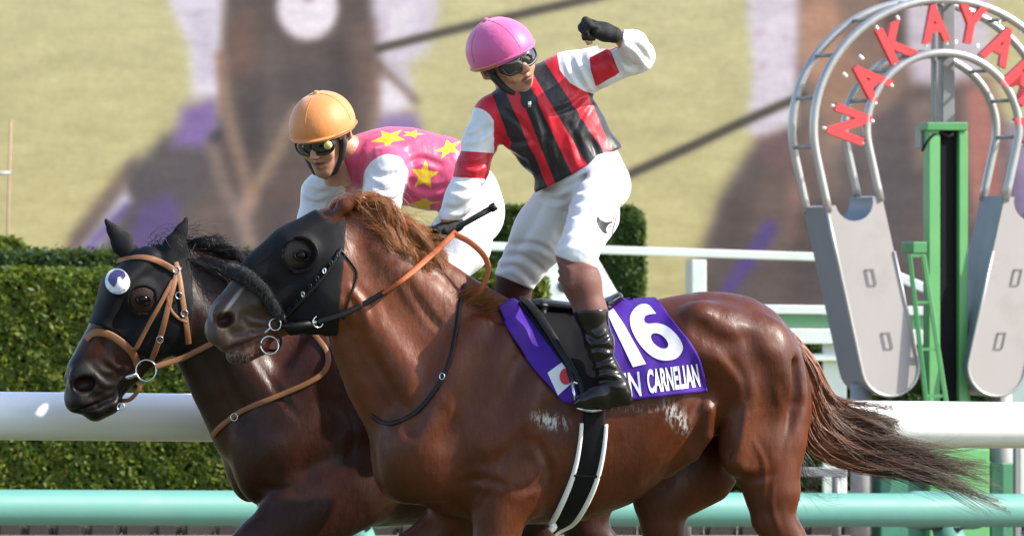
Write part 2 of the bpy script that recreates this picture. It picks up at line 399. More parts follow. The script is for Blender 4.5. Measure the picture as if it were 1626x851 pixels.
    put([(1592, -250), (1900, -250), (1900, 250), (1640, 250), (1600, 120), (1582, 40)], (206, 199, 150), 14); put([(1600, 200), (1640, 190), (1650, 420), (1610, 430)], (150, 132, 178), 16, .8)
    put([(1268, 5), (1320, -10), (1345, 80), (1300, 130), (1270, 100)], (190, 148, 124), 14, .9); put([(1300, 130), (1360, 100), (1375, 200), (1320, 230)], (170, 132, 112), 14, .8); put([(1385, 190), (1440, 150), (1450, 300), (1430, 460), (1375, 460)], (98, 88, 92), 12, .9)
    put([(1400, 0), (1440, -10), (1440, 80), (1410, 110)], (86, 74, 70), 8, .8); put([(1360, 20), (1395, 10), (1400, 110), (1370, 130)], (150, 112, 96), 12, .7); put([(1445, 165), (1480, 150), (1490, 250), (1455, 270)], (150, 122, 112), 12, .7); put([(1560, 250), (1590, 240), (1592, 330), (1562, 345)], (168, 112, 104), 9, .7)
    put([(1240, 235), (1300, 230), (1290, 330), (1250, 400), (1180, 420), (1200, 310)], (122, 96, 88), 14, .8); put([(1150, 320), (1200, 300), (1190, 400), (1140, 420)], (94, 78, 74), 14, .7)
    put([(1190, -250), (1262, -250), (1268, 40), (1262, 195), (1215, 222), (1186, 208), (1196, 110), (1186, 20)], (222, 212, 224), 9)
    for a, b in ((1206, 52), (1210, 105), (1248, 60), (1258, 100)): put([(a-4, b-4), (a+4, b-4), (a+4, b+5), (a-4, b+5)], (190, 150, 170), 4, .7)
    put([(1206, 218), (1262, 205), (1268, 260), (1230, 275), (1205, 250)], (126, 92, 94), 9, .95); put([(1255, 280), (1278, 290), (1275, 370), (1252, 380)], (170, 116, 104), 12, .8)
    line([(1222, 362), (1195, 405), (1150, 465)], 24, (86, 64, 152), 9, .95); put([(1118, 430), (1150, 420), (1140, 520), (1105, 520)], (96, 84, 78), 14, .8)
    line([(1000, 277), (1090, 236), (1180, 194), (1275, 152)], 12, (88, 80, 68), 5); put([(1536, 395), (1562, 400), (1566, 480), (1546, 500)], (152, 126, 214), 9)
    put([(1260, 330), (1330, 320), (1330, 480), (1250, 480)], (86, 74, 70), 18, .6)
    ker = np.exp(-(np.arange(-8, 9)/1.0)**2/2); ker /= ker.sum(); I_ = C.reshape(ny, nx, 3)
    for ax_ in (0, 1): I_ = np.apply_along_axis(lambda r_: np.convolve(np.pad(r_, 8, mode='edge'), ker, 'valid'), ax_, I_)
    C = I_.reshape(-1, 3); line([(600, 78), (720, 48), (850, 18), (990, -14)], 10, (92, 82, 72), 5); line([(1000, 277), (1090, 236), (1180, 194), (1275, 152)], 11, (88, 80, 68), 4)
    lum = C.mean(1, keepdims=True); C = lum+(C-lum)*np.where(lum < .5, .72, 1.0)
    C = np.where(C <= .04045, C/12.92, ((np.clip(C, 0, 1)+.055)/1.055)**2.4)
    d = DIST+Y; V = np.stack([(px-813)*d/FPX, np.full(len(px), Y), EYE-(py-425.5)*d/FPX], 1)
    i = np.arange(ny-1)[:, None]*nx+np.arange(nx-1)[None]; F = np.stack([i, i+nx, i+nx+1, i+1], -1).reshape(-1, 4)
    root = empty('video_screen', (0, Y, 0)); tag(root, 'giant outdoor video screen showing blurred racehorses on pale turf', 'video screen')
    m, nt, b = newmat('screen_picture'); c = attr(nt, 'pic', 'Color')
    n1 = noise(nt, 1.5, 6, .66, stretch=(.7, 1, 2.4, 0, -.30, 0)); n2 = noise(nt, 9, 4, .6); sc = node(nt, 'VectorMath', operation='SCALE'); nt.links.new(c, sc.inputs[0])
    ma = node(nt, 'Math', operation='MULTIPLY'); nt.links.new(ramp(nt, n1, .3, .7, .84, 1.14), ma.inputs[0]); nt.links.new(ramp(nt, n2, .3, .7, .93, 1.07), ma.inputs[1]); nt.links.new(ma.outputs[0], sc.inputs['Scale'])
    b.inputs['Base Color'].default_value = (.01, .01, .01, 1); b.inputs['Roughness'].default_value = .7; b.inputs['Specular IOR Level'].default_value = .1
    nt.links.new(sc.outputs[0], b.inputs['Emission Color']); b.inputs['Emission Strength'].default_value = SCREEN_GAIN
    me = mesh_np('picture', V, F); o = link('picture', me, m, root); cattr(me, 'pic', C)
    cab = simple('screen_cabinet', (.06, .06, .065), .6); mb = MB(); a, bb = at(x0, y1, Y), at(x1, y0, Y); mb.box((a.x-.2, Y+.03, a.z-.2), (bb.x+.2, Y+.9, bb.z+.2)); mb.build('cabinet', cab, root, bevel=.03)
    for px_ in (-500, 100, 700, 1300, 1900):
        mb = MB(); p = at(px_, 560, Y+.4); mb.box((p.x-.25, Y+.2, 0), (p.x+.25, Y+.7, p.z)); mb.build('support', cab, root)
SCREEN_GAIN = 1/2**vs.exposure
build_screen()

# ---- leaves
def leaf_mat(name, a, b, c):
    m, nt, bs = newmat(name); r = attr(nt, 'rnd'); col = mixc(nt, r, a, b); col = mixc(nt, ramp(nt, noise(nt, 3.5, 4), .45, .7), col, c)
    nt.links.new(col, bs.inputs['Base Color']); bs.inputs['Roughness'].default_value = .5; bs.inputs['Specular IOR Level'].default_value = .2
    tr = node(nt, 'BsdfTranslucent'); nt.links.new(mixc(nt, .5, col, (.22, .30, .02)), tr.inputs[0]); mx = node(nt, 'MixShader'); mx.inputs[0].default_value = .22
    out = nt.nodes['Material Output']; nt.links.new(bs.outputs[0], mx.inputs[1]); nt.links.new(tr.outputs[0], mx.inputs[2]); nt.links.new(mx.outputs[0], out.inputs[0]); return m
def leaves(name, P, N, size, mat, parent):
    n = len(P); N = N+RNG.normal(0, .5, (n, 3)); N /= np.linalg.norm(N, axis=1, keepdims=True); A = np.cross(N, RNG.normal(0, 1, (n, 3))); A /= np.linalg.norm(A, axis=1, keepdims=True); B = np.cross(N, A)
    s = size*(.6+.8*RNG.random((n, 1))); w = .56
    V = np.stack([P-A*s*.5, P+B*s*w*.5-N*s*.08, P+A*s*.55, P-B*s*w*.5-N*s*.08], 1).reshape(-1, 3); k = np.arange(n)[:, None]*4
    F = np.concatenate([k+np.array([[0, 1, 2]]), k+np.array([[0, 2, 3]])]); me = mesh_np(name, V, F); o = link(name, me, mat, parent, False)
    fattr(me, 'rnd', np.repeat(RNG.random(n)**1.5, 4)); return tag(o, kind='stuff')
def hedge(name, label, poly, Y0, depth, n, size, mat, core, bump_=.06):
    """clipped hedge: outline in photo pixels at its front face, pulled back by depth"""
    root = empty(name, (at(poly[0][0], 0, Y0).x, Y0, 0)); tag(root, label, 'hedge')
    xs = [p[0] for p in poly]; ys = [p[1] for p in poly]; s = mpp(Y0); P = []; N = []
    q = np.stack([RNG.uniform(min(xs), max(xs), n*2), RNG.uniform(min(ys), max(ys), n*2)], 1); q = q[poly_sd(q[:, 0], q[:, 1], poly) < 0][:n]
    yy = Y0+RNG.exponential(.03, len(q))-.02+bump_*np.sin(q[:, 0]*.09)*np.sin(q[:, 1]*.07)*.3; W = np.stack([(q[:, 0]-813)*s, yy, EYE-(q[:, 1]-425.5)*s], 1); P.append(W); N.append(np.tile([0, -1, .35], (len(q), 1)))
    for (ax, ay), (bx, by) in zip(poly, poly[1:]+poly[:1]):     # sides and top
        L = math.hypot(bx-ax, by-ay)*s; k = int(n*L*depth/(len(q)*s*s*0+ (max(xs)-min(xs))*(max(ys)-min(ys))*s*s)*1.0)
        if k < 5: continue
        t = RNG.random(k); d = RNG.random(k)*depth; nx_, nz_ = (by-ay), (bx-ax); ln = math.hypot(nx_, nz_); nrm = np.array([nx_/ln, 0, nz_/ln])
        cx, cz = (np.mean(xs)-813)*s, EYE-(np.mean(ys)-425.5)*s
        W = np.stack([((ax+(bx-ax)*t)-813)*s, Y0+d, EYE-((ay+(by-ay)*t)-425.5)*s], 1)
        if np.dot(nrm, (W.mean(0)-np.array([cx, W[:, 1].mean(), cz]))) < 0: nrm = -nrm
        W = W+nrm*(RNG.normal(0, .022, (k, 1))+(RNG.random((k, 1)) > .93)*RNG.random((k, 1))*.03); P.append(W); N.append(np.tile(nrm, (k, 1)))
    leaves('leaves', np.concatenate(P), np.concatenate(N), size, mat, root)
    cxp, cyp = np.mean(xs), np.mean(ys); m = MB(); m.prism([((cxp+(x-cxp)*.985-813)*s, EYE-(cyp+(y-cyp)*.975-425.5)*s) for x, y in poly], Y0+.07, Y0+depth-.03); m.build('twig_core', core, root); return root
core_m = simple('hedge_core', (.012, .016, .006), .95, .4, 12)
lf1 = leaf_mat('hedge_leaf', (.036, .068, .006), (.13, .155, .012), (.07, .10, .008)); lf2 = leaf_mat('hedge_leaf_dark', (.012, .034, .006), (.045, .075, .011), (.02, .044, .008))
hedge('clipped_hedge', 'long clipped green hedge behind the white rail at the stone edging', [(-1300, 432), (860, 441), (860, 842), (-1300, 842)], 23.6, 1.1, 84000, .052, lf1, core_m)
hedge('clipped_hedge', 'hedge top, its green darkened to stand for shade, running just above and behind the long hedge', [(-1300, 396), (700, 412), (700, 520), (-1300, 520)], 28, .8, 32000, .05, lf2, core_m)  # darker leaf green puts the shade on this upper tier into its colour
hedge('clipped_hedge', 'small pale tuft of hedge below the screen at the far left', [(-40, 388), (18, 385), (34, 398), (34, 430), (-40, 430)], 33, .5, 1500, .05, lf1, core_m)
hedge('topiary_bush', 'squared dark green bush behind the white fence and the jockey\'s legs', [(712, 560), (714, 450), (745, 410), (772, 362), (800, 338), (1008, 338), (1015, 352), (1013, 560)], 42, 2.0, 26000, .075, lf2, core_m)
hedge('clipped_hedge', 'low dark hedge behind the finish post and fence beams', [(1020, 545), (1900, 552), (1900, 770), (1020, 770)], 32, 1.0, 30000, .055, lf2, core_m)

# ---- stone edging
kerb_m = simple('edging_stone', (.045, .038, .033), .85, .3, 18, .8, 40); root = empty('stone_edging', (0, 23.2, 0)); root['kind'] = 'structure'
bm = bmesh.new(); bmesh.ops.create_cube(bm, size=1); bmesh.ops.bevel(bm, geom=bm.edges[:], offset=.16, segments=2, affect='EDGES'); kme = bpy.data.meshes.new('stone'); bm.to_mesh(kme); bm.free(); kme.materials.append(kerb_m)
x = at(-700, 0, 23.2).x
while x < at(1960, 0, 23.2).x:
    w = RNG.uniform(.17, .25); o = bpy.data.objects.new('stone', kme); COL.objects.link(o); o.parent = root; o.matrix_parent_inverse = Matrix.Translation(root.location).inverted()
    o.location = (x+w/2, 23.2+RNG.normal(0, .008), .02); o.scale = (w*.95, .18, .115+RNG.normal(0, .006)); o.rotation_euler = (0, 0, RNG.normal(0, .03)); x += w

# ---- white fence, beams, board behind
white_paint = simple('white_paint', (.80, .80, .78), .4, .05, 8, .1, 60, dirt=((.5, .49, .45), 3, .35))
wf = empty('white_fence', (0, 40, 0)); tag(wf, 'thin white railing crossing in front of the bush and screen', 'fence')
m = MB(); m.bar(at(560, 384, 40), at(1420, 412, 40), .06, .072); m.build('rail', white_paint, wf, bevel=.008)
for x_, y_ in ((1110, 402), (620, 388)):
    m = MB(); p = at(x_, y_+5, 40.0); m.box((p.x-.062, 39.97, 0), (p.x+.062, 40.1, p.z-.03)); m.build('post', white_paint, wf, bevel=.008)
    m = MB(); p = at(x_-16, y_+5, 41.0); m.box((p.x-.03, 40.9, 0), (p.x+.03, 41.0, p.z-.03)); m.build('brace', simple('shaded_grey', (.28, .28, .28), .6), wf)
bf = empty('beam_fence', (0, 31, 0)); tag(bf, 'fence of white and green horizontal beams beside the finish post', 'fence')
green_paint = simple('green_paint', (.045, .20, .065), .4, .08, 8, .1, 50); pale_green = simple('pale_green_paint', (.085, .28, .095), .42, .1, 7, .1, 50)
for ya, yb_, mat_, dy in ((484, 498, white_paint, 0), (499, 520, simple('beam_green', (.13, .28, .14), .5), .03), (521, 545, white_paint, -.02), (561, 572, white_paint, 0)):
    m = MB(); m.bar(at(940, (ya+yb_)/2-3, 31+dy), at(1800, (ya+yb_)/2+6, 31+dy), .05, (yb_-ya)*mpp(31)); m.build('beam', mat_, bf, bevel=.006)
for x_ in (1326, 1046, 1626):
    m = MB(); p = at(x_, 566, 31); m.box((p.x-.09, 31.04, 0), (p.x+.09, 31.2, p.z+.35)); m.build('post', white_paint, bf, bevel=.01)
m = MB(); m.bar(at(1400, 428, 33), at(1478, 462, 33), .06, .075); m.build('stay', white_paint, bf, bevel=.008)
wb = empty('white_board', at(905, 560, 38)); tag(wb, 'white triangular board behind the jockey\'s bent legs', 'board')
s = mpp(38); m = MB(); m.prism([((x-813)*s, EYE-(y-425.5)*s) for x, y in ((818, 482), (832, 466), (898, 372), (926, 372), (990, 482))], 38, 38.12); m.build('panel', white_paint, wb, bevel=.01)
m = MB(); p = at(895, 455, 37.99); m.tube([p, p+Vector((0, .02, 0))], .055, 16); m.build('port_hole', simple('dark_hole', (.03, .04, .03), .8), wb)
m = MB(); m.bar(at(800, 487, 37.9), at(1005, 489, 37.9), .1, .07); m.build('ledge', white_paint, wb, bevel=.008)
for x_ in (850, 960):
    m = MB(); p = at(x_, 488, 38); m.box((p.x-.04, 38.0, 0), (p.x+.04, 38.08, p.z)); m.build('leg', white_paint, wb)
mast = empty('slender_mast', at(14, 560, 50)); tag(mast, 'very thin mast with a short crossbar in front of the screen at the far left', 'mast')
rusty = simple('rusty_wire', (.30, .19, .13), .7, .3); m = MB(); m.tube([at(10, 640, 50), at(12, 375, 50), at(17, 190, 50)], .012, 6); m.build('pole', rusty, mast, True)
m = MB(); m.tube([at(-30, 275, 50), at(17, 275, 50)], .02, 6); m.build('crossbar', simple('grey_metal', (.3, .31, .33), .45), mast, True)

# ---- running rails
gloss_white = simple('gloss_white_rail', (.82, .81, .80), .32, .03, 3, .05, 20, coat=.15, dirt=((.55, .53, .48), 2.5, .25))
mint = simple('mint_rail_paint', (.088, .24, .205), .55, .06, 4, .1, 30, spec=.3, dirt=((.13, .25, .22), 2.2, .45))
wr_ = empty('running_rail', (0, 1.8, 0)); tag(wr_, 'thick glossy white running rail just behind the two horses', 'rail')
def railtube(pa, pb, r, mat, name, parent, n=24, sq=1.0):
    a, b = Vector(pa), Vector(pb); m = MB(); m.tube([a+(b-a)*t for t in np.linspace(0, 1, 9)], r, n); return m.build(name, mat, parent, True, angle=.9)
e = lambda px_, y_a, y_b, Ya, Yb: at(px_, y_a+(y_b-y_a)*px_/1626, Ya+(Yb-Ya)*px_/1626)
ra, rbp = e(-1400, 660, 675, 1.05, 2.55), e(3000, 660, 675, 1.05, 2.55)
railtube(ra, rbp, .094, gloss_white, 'rail', wr_, 32)
for px_ in (860, -900, 2600):
    p = e(px_, 660, 675, 1.05, 2.55); m = MB(); m.tube([p+Vector((0, .0, -.05)), p+Vector((0, .22, -.16)), p+Vector((0, .42, -.42)), p+Vector((0, .46, -.8)), Vector((p.x, p.y+.46, -.05))], .05, 12); m.build('arm_post', gloss_white, wr_, True)
mr = empty('running_rail', (0, 15, 0)); tag(mr, 'low mint green rail along the bottom behind the white rail', 'rail')
E_ = lambda px_: e(px_, 805, 810, 13.8, 16.9)
railtube(E_(-2600), E_(3400), .0965, mint, 'rail', mr, 28)
teal = simple('teal_bracket', (.05, .23, .215), .4, .12, 8, coat=.15)
for px_ in (1498, 560, -800, -2000, 2700):
    a, b = E_(px_-58), E_(px_+58); m = MB(); m.tube([a+(b-a)*t for t in (0, .02, .10, .9, .98, 1)], [.098, .107, .112, .112, .107, .098], 24); m.build('sleeve', mint, mr, True)
    m = MB(); c = E_(px_+4); m.tube([c+Vector((-.19, -.10, .0)), c+Vector((-.17, -.125, .05)), c+Vector((-.12, -.12, .075))], [.03, .05, .03], 10); m.build('strap_arm', teal, mr, True)
    m = MB(); m.tube([c+Vector((.0, .0, -.09)), c+Vector((.05, .0, -.26)), c+Vector((.05, 0, -.6))], [.085, .10, .10], 16); m.build('post', mint, mr, True)
    m = MB(); m.box(tuple(c+Vector((-.17, -.08, -.113))), tuple(c+Vector((.09, .08, -.098)))); m.build('clamp_plate', simple('black_plate', (.02, .022, .022), .5), mr)
p = E_(1622); m = MB(); m.tube([p+Vector((.05, -.15, -.75)), p+Vector((.05, -.15, -.22)), p+Vector((.04, -.15, -.13)), p+Vector((.0, -.15, -.12))], [.10, .10, .07, .02], 14); o = m.build('rail_bollard', simple('dark_teal', (.012, .12, .10), .4), None, True); tag(o, 'dark teal rounded bollard at the bottom right corner below the mint rail', 'bollard')
grey_steel = simple('grey_steel', (.18, .185, .19), .42, .1, 10, metal=.3)
lr = empty('low_rail', (0, 21.5, 0)); tag(lr, 'low grey railing seen under the chestnut horse\'s tail', 'rail')
m = MB(); m.bar(at(1060, 745, 21.5), at(1345, 750, 21.5), .05, .06); m.build('rail', simple('pale_grey_metal', (.32, .32, .32), .4), lr, bevel=.008)
for x_ in (1090, 1328):
    m = MB(); p = at(x_, 750, 21.5); m.tube([Vector((p.x, 21.5, 0)), Vector((p.x, 21.5, p.z-.03))], .03, 10); m.build('post', grey_steel, lr, True)

# ---- finish post
def build_goal():
    fr = Frame(1497, 20.0, math.radians(20)); root = empty('finish_post', (at(1497, 0, 20).x, 20, 0)); tag(root, 'horseshoe shaped finish post with red letters and green pillar', 'finish post')
    def G(px, py, d=0.0):
        x, _, z = fr.loc(px, py, 0); return Vector(fr.world((x, d, z)))
    silver = simple('silver_tube', (.36, .365, .36), .35, .08, 10, metal=.55); panel_m = simple('pale_panel', (.30, .28, .27), .45, .05, 4, .08, 30, dirt=((.20, .185, .17), 2.2, .5), stretch=(1, 1, .3)); side_m = simple('panel_side_grey', (.15, .16, .18), .5, .06, 6); red = simple('red_letter', (.50, .035, .04), .45, .05)
    cx, cy, RO, RI = 1497, 205, 205, 121; D = .36; lx, ly = .213, .977
    def path(R, tl):
        P = [(cx-ly*R+lx*t, cy+lx*R+ly*t) for t in np.linspace(tl, 0, 5)][:-1]
        a0 = math.pi-math.atan2(lx, ly)*-1; n = 40
        for k in range(n+1):
            a = (math.pi+math.atan2(lx, ly))-(math.pi+2*math.atan2(lx, ly))*k/n; P.append((cx+R*math.cos(a), cy-R*math.sin(a)))
        P += [(2*cx-x, y) for x, y in reversed(P[:4])]; return P
    for d in (0, D):
        for R, nm in ((RO, 'outer_ring'), (RI, 'inner_ring')):
            m = MB(); m.tube([G(x, y, d) for x, y in path(R, 90)], .027, 10); m.build(nm, silver, root, True)
    for R, angs in ((RO, (188, 166, 145, 122, 100, 80, 58, 35, 14, -8)), (RI, (186, 158, 130, 104, 76, 50, 22, -6))):
        for a in angs:
            a = math.radians(a); x, y = cx+R*math.cos(a), cy-R*math.sin(a); m = MB(); m.tube([G(x, y, 0), G(x, y, D)], .012, 8); m.build('rung', grey_steel, root, True)
    # leg panels
    for sg in (1, -1):
        def Q(x, y): return (x if sg > 0 else 2*cx-x, y)
        o0 = (cx-ly*RO, cy+lx*RO); i0 = (cx-ly*RI, cy+lx*RI); w = RO-RI; poly = []
        T0, T1 = 82, 352
        for t in np.linspace(T0, T1, 4): poly.append((o0[0]+lx*t-3, o0[1]+ly*t))
        ox, oy = poly[-1]; mc = ((o0[0]+i0[0])/2+lx*T1, (o0[1]+i0[1])/2+ly*T1); r = w/2+3
        for k in range(1, 16):
            a = math.pi*k/16; dx, dy = -ly*math.cos(a)*r+lx*math.sin(a)*r, lx*math.cos(a)*r+ly*math.sin(a)*r; poly.append((mc[0]+dx, mc[1]+dy))
        for t in np.linspace(T1, T0, 4): poly.append((i0[0]+lx*t+3, i0[1]+ly*t))
        nc = ((o0[0]+i0[0])/2+lx*(T0), (o0[1]+i0[1])/2+ly*T0); rn = w/2-12
        for k in range(0, 13):
            a = math.pi*k/12; dx, dy = ly*math.cos(a)*rn+lx*math.sin(a)*rn*1.05, -lx*math.cos(a)*rn+ly*math.sin(a)*rn*1.05; poly.append((nc[0]+dx, nc[1]+dy))
        n = len(poly); Vf = [G(*Q(x, y), -.012) for x, y in poly]; Vb = [G(*Q(x, y), D+.012) for x, y in poly]
        m = MB(); m.add(Vf, [tuple(range(n))]); m.add([v+Vector((0, .02, 0)) for v in Vf], [tuple(reversed(range(n)))]); f = m.build('panel_face', panel_m, root)
        m = MB(); m.add([v+Vector((0, .006, 0)) for v in Vf]+Vb, [(i, (i+1) % n, n+(i+1) % n, n+i) for i in range(n)]); m.build('panel_side', side_m, root, True, angle=.6)
        m = MB(); m.add(Vb, [tuple(range(n))]); m.build('panel_back', side_m, root)
        m = MB(); m.tube([G(*Q(x, y), -.012) for x, y in poly[:22]], .010, 8); m.build('panel_edge', silver, root, True)
        for t in (205, 308):
            c = ((o0[0]+i0[0])/2+lx*t+ (4 if t > 250 else 0), (o0[1]+i0[1])/2+ly*t); m = MB(); q = [(-6, -13), (6, -13), (6, 13), (-6, 13)]
            P = [G(*Q(c[0]+a*ly+b*lx, c[1]-a*lx*0+b*ly), -.018) for a, b in q]; m.tube(P, .0032, 6, closed=True); m.build('slot_frame', simple('slot_dark', (.10, .10, .10), .5), f, False)
        m = MB(); b_ = G(*Q(1385, 610), .18); m.tube([Vector((b_.x, b_.y, 0)), b_], .068, 18); m.build('support_post', simple('grey_post', (.24, .24, .24), .5), root, True)
    # letters
    for ch, a, wd, (lx_, ly_) in zip('NAKAYAMA', (159, 137, 116, 96, 80, 62, 43, 22), (50, 50, 48, 44, 46, 48, 54, 50), ((1347, 198), (1378, 127), (1423, 66), (1483, 38), (1540, 40), (1588, 72), (1626, 130), (1646, 200))):
        tv, tf = text_flat(ch, .045); a = math.radians(a); ra_ = (math.cos(a), -math.sin(a)); ta = (math.sin(a), math.cos(a)); Rm = 0; hgt = 60
        pts = [(lx_+ra_[0]*(v-.5)*hgt+ta[0]*(u-.5)*wd, ly_+ra_[1]*(v-.5)*hgt+ta[1]*(u-.5)*wd) for u, v in tv]
        Vf = [G(x, y, -.025) for x, y in pts]; Vb = [G(x, y, .02) for x, y in pts]; n = len(pts); m = MB(); m.add(Vf, tf); m.add(Vb, [tuple(reversed(f)) for f in tf])
        cnt = {}
        for f in tf:
            for i in range(len(f)): cnt[(f[i], f[(i+1) % len(f)])] = 1
        m.f += [(i, j, j+n, i+n) for (i, j) in cnt if (j, i) not in cnt]
        L = m.build('letter', red, root)
        for u in (.12, .88):
            for (r1, r2) in ((hgt*.46, hgt*.5+6), (-hgt*.5-6, -hgt*.46)):
                k = ta[0]*(u-.5)*wd, ta[1]*(u-.5)*wd; m = MB(); m.tube([G(lx_+ra_[0]*r1+k[0], ly_+ra_[1]*r1+k[1], 0), G(lx_+ra_[0]*r2+k[0], ly_+ra_[1]*r2+k[1], 0)], .010, 6); m.build('standoff', white_paint, L, True)
    # pillar
    def col(x0, x1, y0, y1, d0, d1, mat, name, bev=.006):
        k_ = fr.world(fr.loc(x0, y0, d0))[0]-G(x0, y0, d0).x; k_ = Vector((k_, 0, 0))
        m = MB(); a, b, c, d_ = G(x0, y0, d0)+k_, G(x1, y0, d0)+k_, G(x1, y0, d1)+k_, G(x0, y0, d1)+k_; zb = 0 if y1 is None else G(x0, y1, d0).z
        V = [(p.x, p.y, zb) for p in (a, b, c, d_)]+[tuple(p) for p in (a, b, c, d_)]; m.add(V, [(0, 3, 2, 1), (4, 5, 6, 7), (0, 1, 5, 4), (1, 2, 6, 5), (2, 3, 7, 6), (3, 0, 4, 7)]); return m.build(name, mat, root, bevel=bev)
    blk = simple('black_slot', (.008, .008, .009), .7, spec=.08)
    col(1492, 1524, 206, None, .15, .24, blk, 'black_column'); col(1475, 1493, 200, None, .10, .20, pale_green, 'pillar_flange'); col(1523, 1537, 208, None, .10, .20, pale_green, 'pillar_flange')
    col(1472, 1537, 194, 207, .08, .22, green_paint, 'pillar_cap'); col(1462, 1470, 200, 235, .2, .3, grey_steel, 'junction_box')
    m = MB(); m.tube([G(1500, 212, .10), G(1490, 214, .08), G(1480, 225, .08), G(1472, 240, .08)], .008, 6); m.tube([G(1500, 210, .09), G(1515, 218, .09), G(1522, 212, .09)], .014, 6); m.build('cable', blk, root, True)
    col(1496, 1516, -14, 194, .25, .33, grey_steel, 'mast_upright'); col(1482, 1488, -14, 194, .25, .30, grey_steel, 'mast_upright')
    m = MB()
    for a_, b_ in (((1444, 404), (1466, 700)), ((1466, 404), (1500, 700))):
        m = MB(); m.bar(G(*a_, .0), G(*b_, -.12), .03, .035); m.build('ladder_rail', pale_green if a_[0] > 1450 else green_paint, root, bevel=.005)
    for t in (.0, .25, .5, .75):
        m = MB(); m.bar(G(1444+22*t, 406+296*t, -.12*t), G(1466+34*t, 406+296*t, -.12*t), .02, .018); m.build('ladder_rung', green_paint, root)
    col(1450, 1472, 384, 402, .0, .2, green_paint, 'ladder_bracket')
    m = MB(); m.bar(G(1537, 470, .2), G(1562, 760, .1), .03, .05); m.build('side_stay', pale_green, root, bevel=.005)
    col(1476, 1572, 712, None, .02, .44, pale_green, 'plinth', .01); col(1398, 1470, 738, None, .1, .4, simple('deep_green', (.02, .13, .08), .5), 'plinth_box', .01); col(1574, 1612, 735, None, .1, .4, simple('mid_green', (.05, .19, .10), .5), 'plinth_box', .01)
    col(1612, 1622, 640, None, .0, .04, grey_steel, 'service_pipe')
build_goal()
# ------------------------------------------------------------------ horses
def coat_mat(name):
    m, nt, b = newmat(name)
    c = attr(nt, 'coat', 'Color')
    big = noise(nt, 5, 4, .6); fine = noise(nt, 90, 4, .6, stretch=(1, 1, 3))
    mul = node(nt, 'VectorMath', operation='SCALE'); nt.links.new(c, mul.inputs[0])
    ma = node(nt, 'Math', operation='MULTIPLY'); nt.links.new(ramp(nt, big, .3, .7, .72, 1.3), ma.inputs[0]); nt.links.new(ramp(nt, fine, .3, .7, .84, 1.16), ma.inputs[1])
    nt.links.new(ma.outputs[0], mul.inputs['Scale'])
    # sweat foam and grey dried sweat
    foam = attr(nt, 'foam'); fn = noise(nt, 70, 6, .75, stretch=(1, 1, .35, 0, -.6, 0)); fm = node(nt, 'Math', operation='MULTIPLY')
    nt.links.new(foam, fm.inputs[0]); nt.links.new(ramp(nt, fn, .47, .6), fm.inputs[1])
    col = mixc(nt, fm.outputs[0], mul.outputs[0], (.75, .73, .70))
    nt.links.new(col, b.inputs['Base Color'])
    wet = noise(nt, 7, 6, .7, stretch=(1, 1, .55, 0, .5, 0))
    nt.links.new(ramp(nt, wet, .38, .62, .29, .60), b.inputs['Roughness'])
    b.inputs['Specular IOR Level'].default_value = .26
    b.inputs['Coat Weight'].default_value = .02; b.inputs['Coat Roughness'].default_value = .25
    n1 = bump(nt, b, noise(nt, 8, 3, .5, stretch=(1, 1, .6, 0, .45, 0)), .22, .03); n2 = bump(nt, b, noise(nt, 30, 4, .6, stretch=(1, 1, .35, 0, .5, 0)), .34, .008, n1)
    n3 = bump(nt, b, noise(nt, 190, 4, .75, stretch=(1, 1, .5, 0, .6, 0)), .32, .002, n2)
    return m
class Horse:
    def __init__(s, fr, axes): s.fr = fr; s.F = Field(*axes)
    def P(s, px, py, y=0.0, r=10, sy=1.0): return (*s.fr.loc(px, py, y), s.fr.m(r), sy)
    def limb(s, pts, k=.03, both=False, sub=False, kk=None):
        """pts (px,py,y,r_px,sy) in photo pixels, y metres to the far side"""
        q = [s.P(*p) for p in pts]; s.F.chain(q, k, sub=sub, kk=kk)
        if both: s.F.chain([(a, -b, c, d, e) for a, b, c, d, e in q], k, sub=sub, kk=kk)
    def lump(s, px, py, y, rx, ry, rz, ang=0, k=.03, both=True, sub=False):
        """ellipsoid; rx, rz in px, ry in metres; ang in degrees turning in the picture"""
        c = s.fr.loc(px, py, y); r = (s.fr.m(rx), ry, s.fr.m(rz))
        s.F.ell(c, r, math.radians(ang), k, sub)
        if both: s.F.ell((c[0], -c[1], c[2]), r, math.radians(ang), k, sub)
    def leg_fore(s, y, pts):
        """elbow, forearm, knee, cannon, fetlock, hoof given as 6 photo points"""
        (e, a, kn, ca, fe, ho) = pts
        s.limb([(e[0], e[1], y, 52, .75), (a[0], a[1], y, 36, .85), (kn[0], kn[1]-22, y, 21, .95), (kn[0], kn[1], y, 21, .95), (kn[0]+1, kn[1]+22, y, 16, .9),
                (ca[0], ca[1], y, 13, .8), (fe[0], fe[1]-10, y, 15, .9), (fe[0], fe[1], y, 17, .9), (ho[0]+6, ho[1]-26, y, 15, 1), (ho[0]-2, ho[1]-6, y, 24, 1)], .05)
    def leg_hind(s, y, pts):
        (t, g, ho, ca, fe, hf) = pts
        s.limb([(t[0], t[1], y, 62, .6), (g[0]-2, g[1]-42, y, 45, .75), (g[0], g[1], y, 35, .8), (ho[0]-8, ho[1]-28, y, 24, .8), (ho[0], ho[1], y, 25, .75), (ho[0]-1, ho[1]+34, y, 18, .8),
                (ca[0], ca[1], y, 14, .85), (fe[0], fe[1], y, 18, .9), (hf[0]+6, hf[1]-26, y, 15, 1), (hf[0]-2, hf[1]-6, y, 24, 1)], .05)

